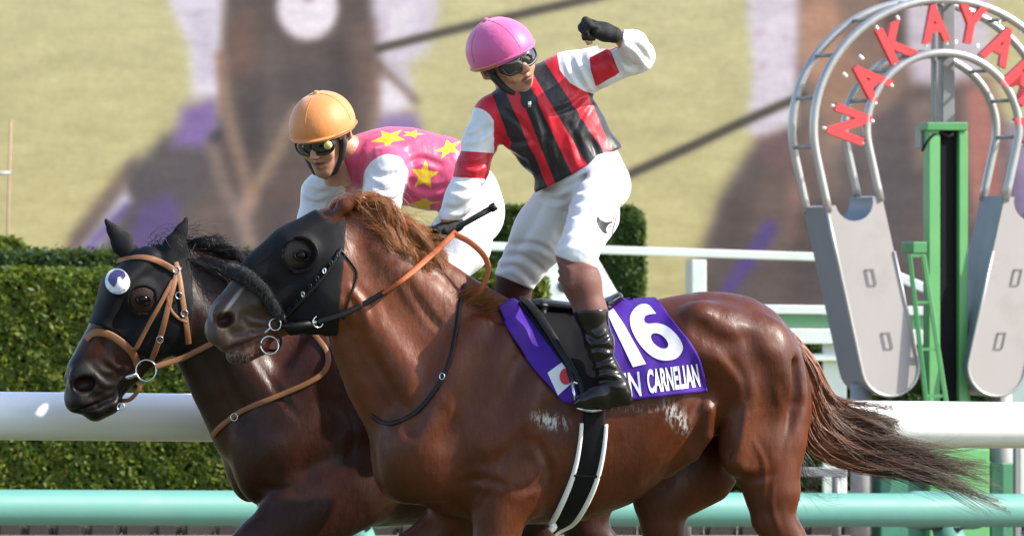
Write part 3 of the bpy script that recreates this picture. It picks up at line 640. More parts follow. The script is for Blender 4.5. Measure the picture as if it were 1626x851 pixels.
# ---- the chestnut in front
def build_front():
    fr = Frame(940, 0.0, math.radians(10)); x0 = fr.loc(318, 0)[0]; x1 = fr.loc(608, 0)[0]; x2 = fr.loc(1312, 0)[0]
    zt, zm = EYE+.27, EYE-.36
    H = Horse(fr, (axis((x0, x1, .0048), (x1, x2, .0088)), axis((-.36, .36, .0075)), axis((-.02, zm, .0098), (zm, zt, .0052))))
    P, F = H.P, H.F
    st = []
    for x, t, b, hw, wc in [(622, 655, 735, .09, .5), (655, 560, 795, .175, .52), (705, 503, 818, .215, .55), (760, 486, 826, .225, .58), (800, 487, 832, .23, .6), (860, 497, 832, .255, .55),
                            (930, 496, 826, .285, .52), (1000, 486, 800, .295, .5), (1060, 472, 756, .29, .48), (1110, 463, 706, .28, .47), (1150, 463, 682, .272, .48), (1190, 471, 686, .265, .5), (1225, 491, 696, .235, .5), (1258, 528, 712, .18, .5), (1277, 585, 700, .11, .5)]:
        u, _, a = fr.loc(x, t); _, _, c = fr.loc(x, b); st.append((u, a, c, hw, a+(c-a)*wc))
    F.loft(st, .01)
    # neck
    H.limb([(552, 418, 0, 66, .50), (590, 458, 0, 80, .47), (635, 510, 0, 100, .44), (676, 572, 0, 122, .48), (722, 640, 0, 124, .66)], .09, kk=.06)
    H.limb([(570, 352, 0, 26, .8), (640, 398, 0, 26, .9), (715, 452, 0, 24, 1), (790, 492, 0, 16, 1.2)], .06)          # crest
    H.limb([(560, 545, -.02, 26, .9), (590, 610, -.02, 30, 1), (625, 668, -.02, 36, 1.1)], .05, True)                   # windpipe and jugular muscle
    H.limb([(560, 470, -.055, 24, 1), (610, 540, -.075, 34, .9), (665, 620, -.11, 44, .8)], .035, True)
    H.limb([(600, 400, -.05, 26, .8), (670, 470, -.07, 34, .7), (740, 545, -.09, 46, .6)], .03, True)
    # shoulder, chest, elbow
    H.lump(718, 610, -.15, 46, .075, 118, -28, .035); H.lump(772, 600, -.165, 34, .06, 100, -30, .03)
    H.lump(800, 705, -.155, 74, .095, 62, 24, .045); H.lump(676, 715, -.12, 60, .10, 78, 10, .05); H.lump(640, 728, -.06, 40, .09, 70, 0, .07)
    H.lump(846, 655, -.20, 40, .06, 66, -18, .04)
    H.limb([(765, 560, -.265, 12, 1), (748, 640, -.275, 13, 1), (715, 700, -.275, 12, 1)], .07, True, sub=True)
    # ribs, flank, croup, thigh
    H.lump(1128, 640, -.30, 24, .05, 64, 14, .06, sub=True)
    H.lump(1130, 545, -.20, 74, .10, 62, -12, .05); H.lump(1205, 600, -.185, 62, .105, 96, -8, .045); H.lump(1180, 690, -.195, 38, .085, 62, -10, .04)
    H.lump(1250, 640, -.12, 34, .10, 96, 2, .04); H.lump(1110, 500, -.22, 18, .05, 16, 0, .05)
    H.limb([(1222, 590, -.32, 12, 1), (1230, 650, -.30, 14, 1), (1210, 725, -.285, 12, 1)], .08, True, sub=True)
    H.lump(1172, 728, -.22, 22, .035, 26, 0, .04)
    H.limb([(1128, 610, -.315, 11, 1), (1142, 660, -.295, 15, 1), (1138, 715, -.26, 18, 1)], .045, True, sub=True)
    H.limb([(1190, 540, -.305, 10, 1), (1212, 600, -.312, 9, 1), (1222, 670, -.294, 9, 1), (1200, 730, -.28, 9, 1)], .055, True, sub=True)
    H.limb([(1260, 580, -.21, 8, 1), (1262, 640, -.208, 8, 1), (1242, 710, -.22, 8, 1)], .05, True, sub=True)
    H.limb([(1115, 525, -.308, 10, 1), (1160, 550, -.318, 9, 1), (1190, 590, -.322, 8, 1)], .055, True, sub=True)
    H.limb([(880, 610, -.285, 12, 1), (872, 680, -.285, 12, 1), (858, 740, -.275, 10, 1)], .05, True, sub=True)
    H.limb([(690, 560, -.20, 8, 1), (672, 620, -.215, 9, 1), (650, 680, -.21, 8, 1)], .05, True, sub=True)
    H.limb([(745, 745, -.265, 9, 1), (790, 735, -.275, 9, 1), (828, 700, -.285, 8, 1)], .05, True, sub=True)
    H.limb([(1060, 748, -.12, 8, 1), (1100, 722, -.18, 10, 1), (1122, 690, -.22, 10, 1), (1124, 650, -.24, 10, 1)], .04, True)     # flank fold
    # legs
    H.leg_fore(-.15, [(800, 775), (786, 862), (778, 952), (770, 1010), (764, 1076), (748, 1172)])
    H.lump(835, 762, -.155, 44, .07, 62, -20, .045, False)
    H.leg_fore(.15, [(752, 790), (692, 850), (622, 905), (650, 955), (688, 1010), (720, 1082)])
    H.leg_hind(-.15, [(1214, 716), (1228, 822), (1288, 925), (1282, 1000), (1270, 1082), (1248, 1172)])
    H.leg_hind(.14, [(1110, 745), (1052, 835), (1078, 940), (1036, 1010), (1000, 1082), (972, 1172)])
    H.lump(1268, 800, .0, 1, .01, 1, 0, .01, False)
    # head
    H.limb([(528, 428, -.055, 44, .62), (520, 470, -.058, 44, .58), (500, 494, -.052, 34, .55)], .05, True, kk=.04)        # cheek plates
    H.limb([(515, 382, 0, 46, .72), (470, 408, 0, 44, .85), (430, 442, 0, 42, .72), (398, 478, 0, 35, .66), (372, 502, 0, 33, .72)], .05, kk=.05)
    H.limb([(520, 350, 0, 17, 1.6), (455, 386, 0, 16, 2.2), (405, 430, 0, 14, 1.6), (362, 484, 0, 15, 1.5)], .03)           # forehead and nose bone
    H.limb([(480, 500, 0, 26, .8), (440, 515, 0, 20, .9), (405, 538, 0, 17, 1.1)], .04)                                      # lower jaw
    H.limb([(365, 505, 0, 33, .85), (350, 520, 0, 25, .95)], .03)
    H.lump(360, 500, -.052, 24, .026, 21, -20, .02)                                                                          # nostril flare
    H.limb([(348, 530, 0, 20, 1.4), (358, 543, 0, 13, 1.9), (392, 534, 0, 13, 1.9)], .015); H.limb([(410, 548, 0, 18, 1.3), (386, 560, 0, 17, 1.4), (372, 565, 0, 13, 1.5)], .018)   # lips
    H.limb([(446, 526, -.06, 4, 1.4), (412, 538, -.06, 4.5, 1.6), (380, 552, -.06, 5.5, 1.8), (350, 562, -.05, 7, 2)], .006, True, sub=True)      # mouth slit
    H.lump(357, 509, -.080, 16, .05, 12.5, 24, .006, True, True)                                                              # nostril
    H.lump(476, 404, -.088, 26, .03, 20, 30, .03, True)                                                                      # eye socket bulge
    H.limb([(440, 480, -.05, 8, 1), (505, 432, -.082, 8, 1)], .03, True)                                                    # facial crest
    H.limb([(398, 466, -.088, 9, 1), (432, 452, -.098, 10, 1)], .03, True, sub=True); H.limb([(392, 505, -.075, 9, 1), (425, 498, -.085, 10, 1)], .03, True, sub=True)
    # ears laid back
    for sg in (-1, 1):
        b = fr.loc(528, 346, 0); F.chain([(b[0], sg*.052, b[2], .020), (b[0]+.035, sg*.062, b[2]+.045, .027, .7), (b[0]+.085, sg*.068, b[2]+.07, .019, .6), (b[0]+.125, sg*.07, b[2]+.072, .006, .6)], .012)
    return H
def coat_front(V):
    px, py = to_px(V); n = len(V)
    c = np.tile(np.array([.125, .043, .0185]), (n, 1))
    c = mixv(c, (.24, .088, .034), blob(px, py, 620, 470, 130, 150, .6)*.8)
    c = mixv(c, (.06, .042, .036), (1-ss(372, 452, px+.55*(py-520)))*(py < 620))  # smoky muzzle
    c = mixv(c, (.022, .014, .012), blob(px, py, 474, 404, 34, 30, .3)); c = mixv(c, (.045, .018, .016), blob(px, py, 357, 509, 13, 11, .3))
    c = mixv(c, (.020, .014, .012), ss(905, 985, py)*.8)                                     # dark lower legs
    c = mixv(c, (.020, .014, .012), ss(1160, 1170, py))
    c = c*np.array([.53, .355, .245]); mz = (1-ss(362, 446, px+.55*(py-520)))*(py < 620); c = mixv(c, (.052, .034, .026), mz*(1-blob(px, py, 357, 509, 13, 11, .3)))
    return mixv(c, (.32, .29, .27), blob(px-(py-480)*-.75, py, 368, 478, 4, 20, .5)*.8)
# ---- the dark bay behind
def build_rear():
    fr = Frame(640, 0.88, math.radians(13)); x0 = fr.loc(78, 0)[0]; x1 = fr.loc(330, 0)[0]; x2 = fr.loc(1075, 0)[0]
    zt, zm = EYE+.21, EYE-.62
    H = Horse(fr, (axis((x0, x1, .0052), (x1, x2, .012)), axis((-.35, .35, .0082)), axis((-.02, zm, .012), (zm, zt, .0058))))
    F = H.F; st = []
    for x, t, b, hw, wc in [(398, 680, 750, .10, .5), (430, 590, 805, .18, .52), (480, 520, 824, .22, .55), (530, 505, 830, .23, .58), (600, 508, 836, .25, .56), (700, 512, 830, .28, .52),
                            (790, 500, 790, .285, .5), (860, 486, 752, .28, .48), (920, 486, 735, .27, .48), (970, 508, 730, .24, .5), (1005, 550, 728, .18, .5), (1025, 600, 715, .11, .5)]:
        u, _, a = fr.loc(x, t); _, _, c = fr.loc(x, b); st.append((u, a, c, hw, a+(c-a)*wc))
    F.loft(st, .01)
    H.limb([(290, 458, 0, 60, .50), (345, 512, 0, 80, .46), (405, 575, 0, 104, .46), (460, 640, 0, 118, .6)], .09, kk=.06)
    H.limb([(292, 408, 0, 24, .8), (380, 440, 0, 26, .9), (470, 490, 0, 24, 1), (545, 508, 0, 16, 1.2)], .06)
    H.limb([(322, 560, -.02, 24, .9), (352, 620, -.02, 30, 1), (384, 690, -.02, 38, 1.1)], .06, True)
    H.limb([(310, 500, -.05, 24, 1), (370, 560, -.075, 34, .9), (430, 640, -.11, 44, .8)], .04, True)
    H.lump(490, 620, -.15, 46, .075, 110, -28, .05); H.lump(440, 715, -.12, 58, .11, 76, 20, .05); H.lump(404, 735, -.08, 34, .09, 64, 6, .06)
    H.lump(560, 715, -.16, 74, .09, 60, 24, .05); H.lump(480, 690, -.17, 60, .07, 40, 35, .05)
    H.limb([(430, 800, -.26, 9, 1), (520, 745, -.285, 12, 1), (590, 700, -.285, 10, 1)], .06, True, sub=True)
    H.lump(860, 560, -.2, 74, .1, 70, -12, .05); H.lump(945, 620, -.18, 60, .1, 90, -8, .05)
    H.leg_fore(-.15, [(520, 790), (440, 850), (352, 912), (380, 965), (418, 1020), (450, 1080)])
    H.limb([(560, 775, -.15, 66, .7), (470, 830, -.15, 56, .75), (420, 860, -.15, 42, .8)], .06)
    H.leg_fore(.15, [(500, 790), (492, 866), (486, 952), (480, 1010), (474, 1070), (458, 1152)])
    H.leg_hind(-.15, [(950, 750), (930, 838), (985, 915), (972, 985), (958, 1065), (936, 1152)])
    H.leg_hind(.14, [(890, 750), (850, 835), (880, 925), (836, 995), (800, 1065), (772, 1152)])
    # head
    H.limb([(274, 478, -.055, 40, .62), (270, 512, -.058, 40, .58), (252, 540, -.052, 30, .55)], .05, True, kk=.04)
    H.limb([(262, 440, 0, 42, .75), (232, 482, 0, 44, .85), (205, 528, 0, 40, .74), (176, 566, 0, 35, .68), (148, 598, 0, 33, .74)], .05, kk=.05)
    H.limb([(236, 412, 0, 20, 1.7), (184, 456, 0, 21, 2.3), (160, 518, 0, 17, 1.8), (122, 584, 0, 15, 1.5)], .035)
    H.limb([(240, 555, 0, 24, .8), (208, 588, 0, 19, .9), (178, 622, 0, 17, 1.1)], .04)
    H.limb([(142, 606, 0, 34, .85), (130, 622, 0, 27, .95)], .03)
    H.lump(134, 604, -.052, 26, .026, 24, -25, .02)
    H.limb([(124, 636, 0, 21, 1.5), (146, 646, 0, 15, 1.8)], .02); H.limb([(172, 640, 0, 19, 1.35), (152, 652, 0, 17, 1.4)], .025)
    H.limb([(205, 612, -.06, 4, 1.3), (180, 631, -.06, 4, 1.5), (155, 642, -.06, 4, 1.7), (118, 654, -.05, 4, 2)], .009, True, sub=True)
    H.lump(134, 611, -.080, 18, .05, 13, 12, .008, True, True)
    H.lump(226, 474, -.088, 24, .03, 20, 50, .03)
    H.limb([(205, 556, -.05, 8, 1), (250, 502, -.082, 8, 1)], .03, True)
    # ears up and a little back
    for sg, ex, ey in ((-1, 296, 348), (1, 168, 350)):
        bx, bz = (266, 416) if sg < 0 else (212, 410)
        y = sg*.055; b = fr.loc(bx, bz, y); t = fr.loc(ex, ey, y*1.15); b, t = np.array(b), np.array(t)
        F.chain([(*b, .030), (*(b*.62+t*.38), .037, .5), (*(b*.28+t*.72), .017, .5), (*t, .003, .6)], .014)
    return H
def coat_rear(V):
    px, py = to_px(V)
    c = np.tile(np.array([.062, .022, .0125]), (len(V), 1))
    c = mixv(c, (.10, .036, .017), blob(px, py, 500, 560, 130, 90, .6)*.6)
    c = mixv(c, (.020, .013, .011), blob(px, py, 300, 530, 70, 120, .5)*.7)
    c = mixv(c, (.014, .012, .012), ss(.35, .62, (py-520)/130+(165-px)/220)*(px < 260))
    c = mixv(c, (.05, .03, .022), blob(px, py, 226, 476, 22, 18, .4)*.6); c = mixv(c, (.05, .022, .02), blob(px, py, 134, 611, 14, 10, .3))
    c = mixv(c, (.014, .011, .010), ss(905, 985, py)*.9)
    return c*np.array([.46, .31, .24])

# ---- hair made of thin tapering tubes
def strands(name, paths, r0, mat, parent, tip=.15, n=3):
    """paths: (N, M, 3) -> one mesh of N hairs"""
    P = np.asarray(paths, float); N, M, _ = P.shape
    T = np.gradient(P, axis=1); T /= np.linalg.norm(T, axis=2, keepdims=True)+1e-9
    ref = np.array([.3, 1, .2]); A = np.cross(T, ref); A /= np.linalg.norm(A, axis=2, keepdims=True)+1e-9; B = np.cross(T, A)
    r = np.asarray(r0).reshape(-1, 1, 1)*(1-(1-tip)*np.linspace(0, 1, M)**1.6)[None, :, None]
    ring = [P+r*(A*math.cos(2*math.pi*k/n)+B*math.sin(2*math.pi*k/n)) for k in range(n)]
    V = np.stack(ring, 2).reshape(-1, 3)
    i = np.arange(N)[:, None, None]*M*n; j = np.arange(M-1)[None, :, None]*n; k = np.arange(n)[None, None, :]
    a = i+j+k; b = i+j+(k+1) % n
    F = np.stack([a, b, b+n, a+n], -1).reshape(-1, 4)
    me = mesh_np(name, V, F); o = link(name, me, mat, parent)
    rnd = np.repeat(RNG.random(N), M*n); fattr(me, 'rnd', rnd); fattr(me, 'along', np.tile(np.repeat(np.linspace(0, 1, M), n), N))
    return o
def hair_mat(name, root, tipc, rough=.42):
    m, nt, b = newmat(name); root, tipc = np.array(root), np.array(tipc)
    c = mixc(nt, ramp(nt, attr(nt, 'along'), .22, .72), root, tipc)
    mul = node(nt, 'VectorMath', operation='SCALE'); nt.links.new(c, mul.inputs[0]); nt.links.new(ramp(nt, attr(nt, 'rnd'), 0, 1, .5, 1.6), mul.inputs['Scale'])
    nt.links.new(mul.outputs[0], b.inputs['Base Color']); b.inputs['Roughness'].default_value = rough; b.inputs['Specular IOR Level'].default_value = .5
    return m
def hair_flow(guides, count, M, spread0, spread1, wob=.012, clump=8):
    """hairs that follow random mixes of neighbouring guide curves (lists of world points)"""
    G = np.array([catmull(g, M) for g in guides]); K = len(G); out = []
    t = np.linspace(0, 1, M)[:, None]
    ncl = max(1, count//clump)
    cu = RNG.random(ncl)*(K-1); coff = RNG.normal(0, 1, (ncl, 3)); cph = RNG.random((ncl, 3))*6.28; clen = .72+.36*RNG.random(ncl)
    for i in range(count):
        c = i % ncl; u = min(max(cu[c]+RNG.normal(0, .03), 0), K-1.001); a = int(u); f = u-a
        base = G[a]*(1-f)+G[a+1]*f
        L = min(clen[c]*(.86+.2*RNG.random()), 1.08); tt = np.clip(t*L, 0, 1)[:, 0]*(M-1); k = np.minimum(tt.astype(int), M-2); fr = (tt-k)[:, None]
        p = base[k]*(1-fr)+base[k+1]*fr
        p = p+coff[c]*(spread0+(spread1-spread0)*t)*.65+RNG.normal(0, 1, 3)*(spread0*.4+spread1*.24*t)
        p = p+wob*t*np.sin(t*(5+5*((c*37) % 10)/10)+cph[c]+RNG.normal(0, .09, 3))
        out.append(p)
    return np.array(out)

horse_coat = coat_mat('horse_coat')
eye_mat = simple('horse_eye', (.005, .003, .003), .12, .1, spec=.2)
lid_mat = simple('eyelid_skin', (.011, .007, .006), .7, .3, 60, spec=.1)
def add_eye(parent, H, px, py, y, r):
    for sg in (-1, 1):
        d_ = (at(px, py, 5)-Vector((0, -DIST, EYE))).normalized(); hit, nn, _, _ = (BVA if H is HA else BVB).ray_cast(Vector((0, -DIST, EYE)), d_, 60)
        l_ = hit-nn*r*.5; rel = l_-H.fr.O; ey = Vector((-H.fr.s, H.fr.c, 0)); c = l_ if sg < 0 else l_-ey*2*rel.dot(ey)
        bm = bmesh.new(); bmesh.ops.create_uvsphere(bm, u_segments=20, v_segments=14, radius=r); me = bpy.data.meshes.new('eye'); bm.to_mesh(me); bm.free()
        for v in me.vertices: v.co += Vector(c)
        e_ = link('eye', me, eye_mat, parent); m_ = MB(); f_ = (nn if sg < 0 else nn-ey*2*nn.dot(ey)); u_ = f_.cross(Vector((0, 0, 1))).normalized(); w_ = u_.cross(f_)
        m_.tube([Vector(c)+f_*r*.5+(u_*math.cos(t)*1.2+w_*math.sin(t)*.72+(u_*.2*math.sin(t)))*r for t in np.linspace(0, 6.2832, 25)[:-1]], .006, 8, closed=True); m_.build('eyelid', lid_mat, e_, True)

HA = build_front(); VA, FA = HA.F.nets(HA.fr, 2)
VA = creases(VA, FA, [(l, a, w) for a, w, ls in ((-.0032, 4.5, [[(1186, 640), (1178, 690), (1162, 740)], [(1196, 700), (1214, 740), (1212, 800)], [(756, 800), (788, 745), (800, 700)], [(400, 482), (420, 490), (446, 484)], [(384, 500), (402, 512), (425, 514)], [(1230, 760), (1225, 800), (1240, 850)]]),
    (.0042, 7, [[(568, 520), (606, 590), (648, 656)], [(850, 700), (872, 745), (862, 800)], [(1085, 668), (1108, 645), (1122, 600)], [(1095, 700), (1112, 675), (1126, 640)], [(548, 466), (566, 490), (576, 524)], [(562, 448), (582, 474), (594, 508)], [(640, 440), (680, 500), (720, 545)], [(1240, 600), (1252, 660), (1238, 720)], [(1150, 560), (1180, 600), (1186, 650)], [(820, 780), (850, 770), (872, 740)], [(720, 770), (760, 760), (800, 770)], [(350, 528), (356, 540), (368, 548)], [(1160, 745), (1190, 760), (1225, 752)]])) for l in ls], mpp())
HB = build_rear(); VB, FB = HB.F.nets(HB.fr, 2)
VB = creases(VB, FB, [(l, a, w) for a, w, ls in ((-.003, 4.5, [[(170, 570), (190, 585), (215, 584)], [(150, 590), (165, 610), (185, 612)], [(150, 575), (165, 590), (180, 590)]]), (.0042, 7, [[(335, 540), (362, 600), (392, 660)], [(400, 560), (440, 620), (470, 660)], [(410, 770), (450, 780), (500, 760)], [(540, 640), (560, 680), (556, 730)]])) for l in ls], mpp())
BVA = BVHTree.FromPolygons([tuple(v) for v in VA], [tuple(f) for f in FA]); BVB = BVHTree.FromPolygons([tuple(v) for v in VB], [tuple(f) for f in FB])
horse_a = empty('horse', at(940, 1176, 0)); tag(horse_a, 'chestnut racehorse in front wearing a black hood and the purple number cloth', 'horse')
horse_b = empty('horse', at(640, 1150, .88)); tag(horse_b, 'dark bay racehorse behind, with a tan leather bridle and white disc on its hood', 'horse')
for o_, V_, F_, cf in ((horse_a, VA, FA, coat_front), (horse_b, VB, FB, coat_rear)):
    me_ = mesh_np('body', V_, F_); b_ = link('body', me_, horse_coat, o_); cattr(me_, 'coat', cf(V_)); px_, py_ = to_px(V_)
    fo = np.zeros(len(V_))
    if o_ is horse_a:
        fo = np.maximum(blob(px_-(py_-668)*.9, py_, 874, 668, 22, 12, .7), blob(px_-(py_-662)*.5, py_, 1074, 662, 14, 22, .7))*.95
        fo = np.maximum(fo, blob(px_, py_, 1030, 648, 50, 5, .8)*.3); fo = np.maximum(fo, blob(px_, py_, 640, 430, 60, 30, .8)*.07)
        fo = np.maximum(fo, blob(px_, py_, 690, 500, 40, 30, .8)*.07)
    fattr(me_, 'foam', fo*.7)
add_eye(horse_a, HA, 479, 406, .098, .024); add_eye(horse_b, HB, 228, 476, .099, .0225)
# ------------------------------------------------------------------ tack
CAM = Vector((0, -DIST, EYE))
def cast(bv, px, py):
    d = (at(px, py, 5)-CAM).normalized(); h, n, i, _ = bv.ray_cast(CAM, d, 60)
    return h, (-n if n is not None and n.dot(d) > 0 else n)
def on(bv, px, py, y_def=0.0):
    h, n = cast(bv, px, py)
    return (h, n) if h else (at(px, py, y_def), Vector((0, -1, 0)))
def drape(bv, pts, step=5, off=.004, smooth=3, y_def=None):
    """photo polyline laid onto a surface -> world points, normals"""
    P = np.array(pts, float)[:, :2]; L = max(2, int(sum(np.linalg.norm(P[i+1]-P[i]) for i in range(len(P)-1))/step)+1)
    C = catmull(P, L); hs, ns = [], []
    for x, y in C:
        h, n = cast(bv, x, y); hs.append(h); ns.append(n)
    ok = [i for i, h in enumerate(hs) if h]
    if not ok: hs = [at(x, y, y_def or 0) for x, y in C]; ns = [Vector((0, -1, 0))]*L
    else:
        for i in range(L):
            if hs[i] is None:
                j = min(ok, key=lambda q: abs(q-i)); hs[i] = at(C[i][0], C[i][1], hs[j].y); ns[i] = ns[j]
    H = np.array([list(h) for h in hs]); N = np.array([list(n) for n in ns])
    for _ in range(smooth):
        H[1:-1] = .5*H[1:-1]+.25*(H[:-2]+H[2:]); N[1:-1] = .5*N[1:-1]+.25*(N[:-2]+N[2:])
    N /= np.linalg.norm(N, axis=1, keepdims=True)
    return H+N*off, N
def band(name, H, N, w, th, mat, parent=None):
    """flat strap of width w and thickness th along points H with normals N"""
    H, N = np.asarray(H, float), np.asarray(N, float); w = np.broadcast_to(np.asarray(w, float).reshape(-1, 1), (len(H), 1))
    T = np.gradient(H, axis=0); T /= np.linalg.norm(T, axis=1, keepdims=True)+1e-9
    S = np.cross(T, N); S /= np.linalg.norm(S, axis=1, keepdims=True)+1e-9; N2 = np.cross(S, T)
    prof = [(-.5, 0), (-.5, .6), (-.36, 1), (.36, 1), (.5, .6), (.5, 0)]; k = len(prof)
    V = np.stack([H+S*w*a+N2*th*b for a, b in prof], 1).reshape(-1, 3); n = len(H)
    i = np.arange(n-1)[:, None]*k; j = np.arange(k)[None]
    F = np.stack([i+j, i+(j+1) % k, i+k+(j+1) % k, i+k+j], -1).reshape(-1, 4)
    return link(name, mesh_np(name, V, F), mat, parent)
def strap(name, bv, pts, w, mat, parent=None, th=.004, off=.003, smooth=3, wrap=None):
    H, N = drape(bv, pts, 4, off, smooth)
    if wrap is not None: H = np.vstack([H, H[-1]+np.array(wrap)*.4, H[-1]+np.array(wrap)]); N = np.vstack([N, N[-1:]+np.array([-.5, 0, 0]), N[-1:]+np.array([-1, .5, 0])])
    return band(name, H, N, w, th, mat, parent)
def free_band(name, pts3, w, mat, parent=None, th=.004, n=40, nrm=(0, -1, 0)):
    """strap through the air: pts3 (px, py, Y)"""
    C = catmull(pts3, n); H = np.array([list(at(*c)) for c in C]); N = np.tile(np.array(nrm, float), (n, 1))
    return band(name, H, N, w, th, mat, parent)
def ring(name, c, r, rt, mat, parent, n=(0, -1, .1), a0=0, a1=360, sx=1.0):
    n = Vector(n).normalized(); x = n.cross(Vector((0, 0, 1))).normalized(); z = x.cross(n)
    m = MB(); full = abs(a1-a0) >= 360; K = 36 if full else 24
    P = [Vector(c)+(x*math.cos(t)*sx+z*math.sin(t))*r for t in (math.radians(a0+(a1-a0)*i/(K if full else K-1)) for i in range(K))]
    m.tube(P, rt, 8, closed=full); return m.build(name, mat, parent, True)
def shell(name, H, poly, pad, mat, parent, holes=(), xlim=None, extra=None):
    """fabric that follows a horse's own surface inside a photo outline"""
    F = H.F; px0, px1 = min(p[0] for p in poly)-25, max(p[0] for p in poly)+25
    i0, i1 = np.searchsorted(F.x, (H.fr.loc(px0, 0)[0]-.05, H.fr.loc(px1, 0)[0]+.05))
    zt = H.fr.loc(px0, min(p[1] for p in poly)-40)[2]; zb = H.fr.loc(px0, max(p[1] for p in poly)+40)[2]
    k0, k1 = np.searchsorted(F.z, (zb, zt)); i0 = max(i0, 0)
    G = Field(F.x[i0:i1], F.y, F.z[k0:k1]); v = F.v[i0:i1, :, k0:k1]
    X, Y, Z = np.meshgrid(G.x, G.y, G.z, indexing='ij'); px, py = to_px(H.fr.world(np.stack([X, Y*.35, Z], -1)))
    sd = poly_sd(px, py, poly)*mpp(H.fr.Y0)
    d = np.maximum(v-pad, sd)
    for (cx, cy, r) in holes:
        qx, qy = to_px(H.fr.world(np.stack([X, -np.abs(Y), Z], -1)))
        d = np.maximum(d, np.where(np.abs(Y) > .02, (r-np.hypot(qx-cx, qy-cy))*mpp(H.fr.Y0), -1))
    G.v = d.astype(np.float32); V, Fq = G.nets(H.fr, 2)
    return link(name, mesh_np(name, V, Fq), mat, parent), V, Fq

black_cloth = simple('black_lycra', (.006, .006, .0075), .62, .2, 40, .35, 420, .14)
black_leather = simple('black_leather', (.007, .006, .006), .36, .25, 60, .3, 300, .25)
tan_leather = simple('tan_leather', (.21, .085, .03), .48, .22, 45, .3, 260, .45)
orange_rubber = simple('orange_rubber', (.38, .085, .02), .55, .14, 50, .5, 240, .4)
steel = simple('polished_steel', (.55, .55, .56), .18, .1, 50, metal=1.0)
fleece_black = simple('black_sheepskin', (.008, .008, .009), .95, .3, 90, 1.0, 160, .15, sheen=.2)

# ---- chestnut: hood, noseband, bridle, reins
hood = empty('horse_hood', at(480, 430, -.2)); tag(hood, 'black stretch hood with blinker cups on the chestnut horse', 'horse hood')
_, VH, FH = shell('cloth', HA, [(497, 327), (512, 346), (530, 352), (549, 346), (545, 372), (541, 420), (536, 470), (536, 500), (533, 532), (500, 536), (462, 534), (446, 520), (436, 500), (420, 474), (392, 452), (360, 430), (420, 372)], .006, black_cloth, hood, holes=[(473, 404, 23.5)])
BVH_A = BVHTree.FromPolygons([tuple(v) for v in VA]+[tuple(v) for v in VH], [tuple(f) for f in FA]+[tuple(int(i)+len(VA) for i in f) for f in FH])
for sg in (-1, 1):
    c = np.array(HA.fr.loc(474, 404, -.105)); c[1] *= -sg; cw = Vector(HA.fr.world(c))
    m = MB(); K = 30; ex = Vector((HA.fr.c, HA.fr.s, 0)); ey = Vector((-HA.fr.s, HA.fr.c, 0))*sg
    for rr, dep in ((.068, .0), ):
        P0 = []; P1 = []
        for i in range(K):
            t = math.radians(-108+216*i/(K-1)-12); q = math.cos(math.radians(-100+200*i/(K-1)))
            d = ex*math.cos(t)+Vector((0, 0, 1))*math.sin(t)
            P0.append(cw+d*.069-ey*.02); P1.append(cw+d*.064+ey*(.012+.028*max(q, 0)))
        V = P0+P1+[p+(cw-p).normalized()*.005 for p in P1]+[p+(cw-p).normalized()*.005 for p in P0]
        Fc = []
        for j in range(3): Fc += [(j*K+i, j*K+i+1, (j+1)*K+i+1, (j+1)*K+i) for i in range(K-1)]
        m.add(V, Fc)
    m.build('blinker_cup', black_leather, hood, True)
    m = MB(); m.tube([cw+(ex*math.cos(t)+Vector((0, 0, 1))*math.sin(t))*.067+ey*(.012+.030*max(math.cos(t), 0)) for t in np.linspace(-1.9, 1.9, 31)], .0042, 8); m.build('blinker_rim', black_leather, hood, True)
nose = empty('sheepskin_noseband', at(410, 455, -.25)); tag(nose, 'thick black sheepskin roll across the nose of the chestnut horse', 'noseband')
NH, NN = drape(BVH_A, [(372, 432), (392, 440), (415, 458), (432, 480), (446, 502)], 3, .012, 6)
NH = np.vstack([NH[0]+np.array([.035, .07, .0]), NH[0]+np.array([.008, .035, .004]), NH]); m = MB()
m.tube([Vector(p) for p in catmull(NH, 34)], [.029*min(1, .72+.28*math.sin(math.pi*min(1, (i+4)/26))) for i in range(34)], 16); roll = m.build('roll', fleece_black, nose, True)
def fuzz(name, V, Fq, per, ln, r, mat, parent, droop=(0, 0, -.3)):
    V = np.asarray(V, float); T = np.asarray(Fq)[:, :3]; a, b, c = V[T[:, 0]], V[T[:, 1]], V[T[:, 2]]; nrm = np.cross(b-a, c-a); ar = np.linalg.norm(nrm, axis=1); p = ar/ar.sum()
    i = RNG.choice(len(T), per, p=p); w = RNG.dirichlet((1, 1, 1), per); P = a[i]*w[:, :1]+b[i]*w[:, 1:2]+c[i]*w[:, 2:]; N = nrm[i]/(ar[i][:, None]+1e-12)
    D = N+RNG.normal(0, .5, (per, 3))+np.array(droop); D /= np.linalg.norm(D, axis=1, keepdims=True); t = np.linspace(-.2, 1, 4)[None, :, None]
    L = (ln*(.5+RNG.random((per, 1, 1)))); return strands(name, P[:, None]+D[:, None]*t*L+np.array([0, 0, -.25])*t*t*L, np.full(per, r), mat, parent, .3)
black_hair = hair_mat('black_hair', (.007, .006, .006), (.012, .010, .010)); fluff = hair_mat('black_fluff', (.006, .006, .006), (.008, .008, .009), .8)
rv = np.empty(len(roll.data.vertices)*3); roll.data.vertices.foreach_get('co', rv); rf = [tuple(p.vertices)[:4] for p in roll.data.polygons if len(p.vertices) == 4]
tag(fuzz('fleece', rv.reshape(-1, 3), rf, 2600, .010, .0008, fluff, nose), kind='stuff')

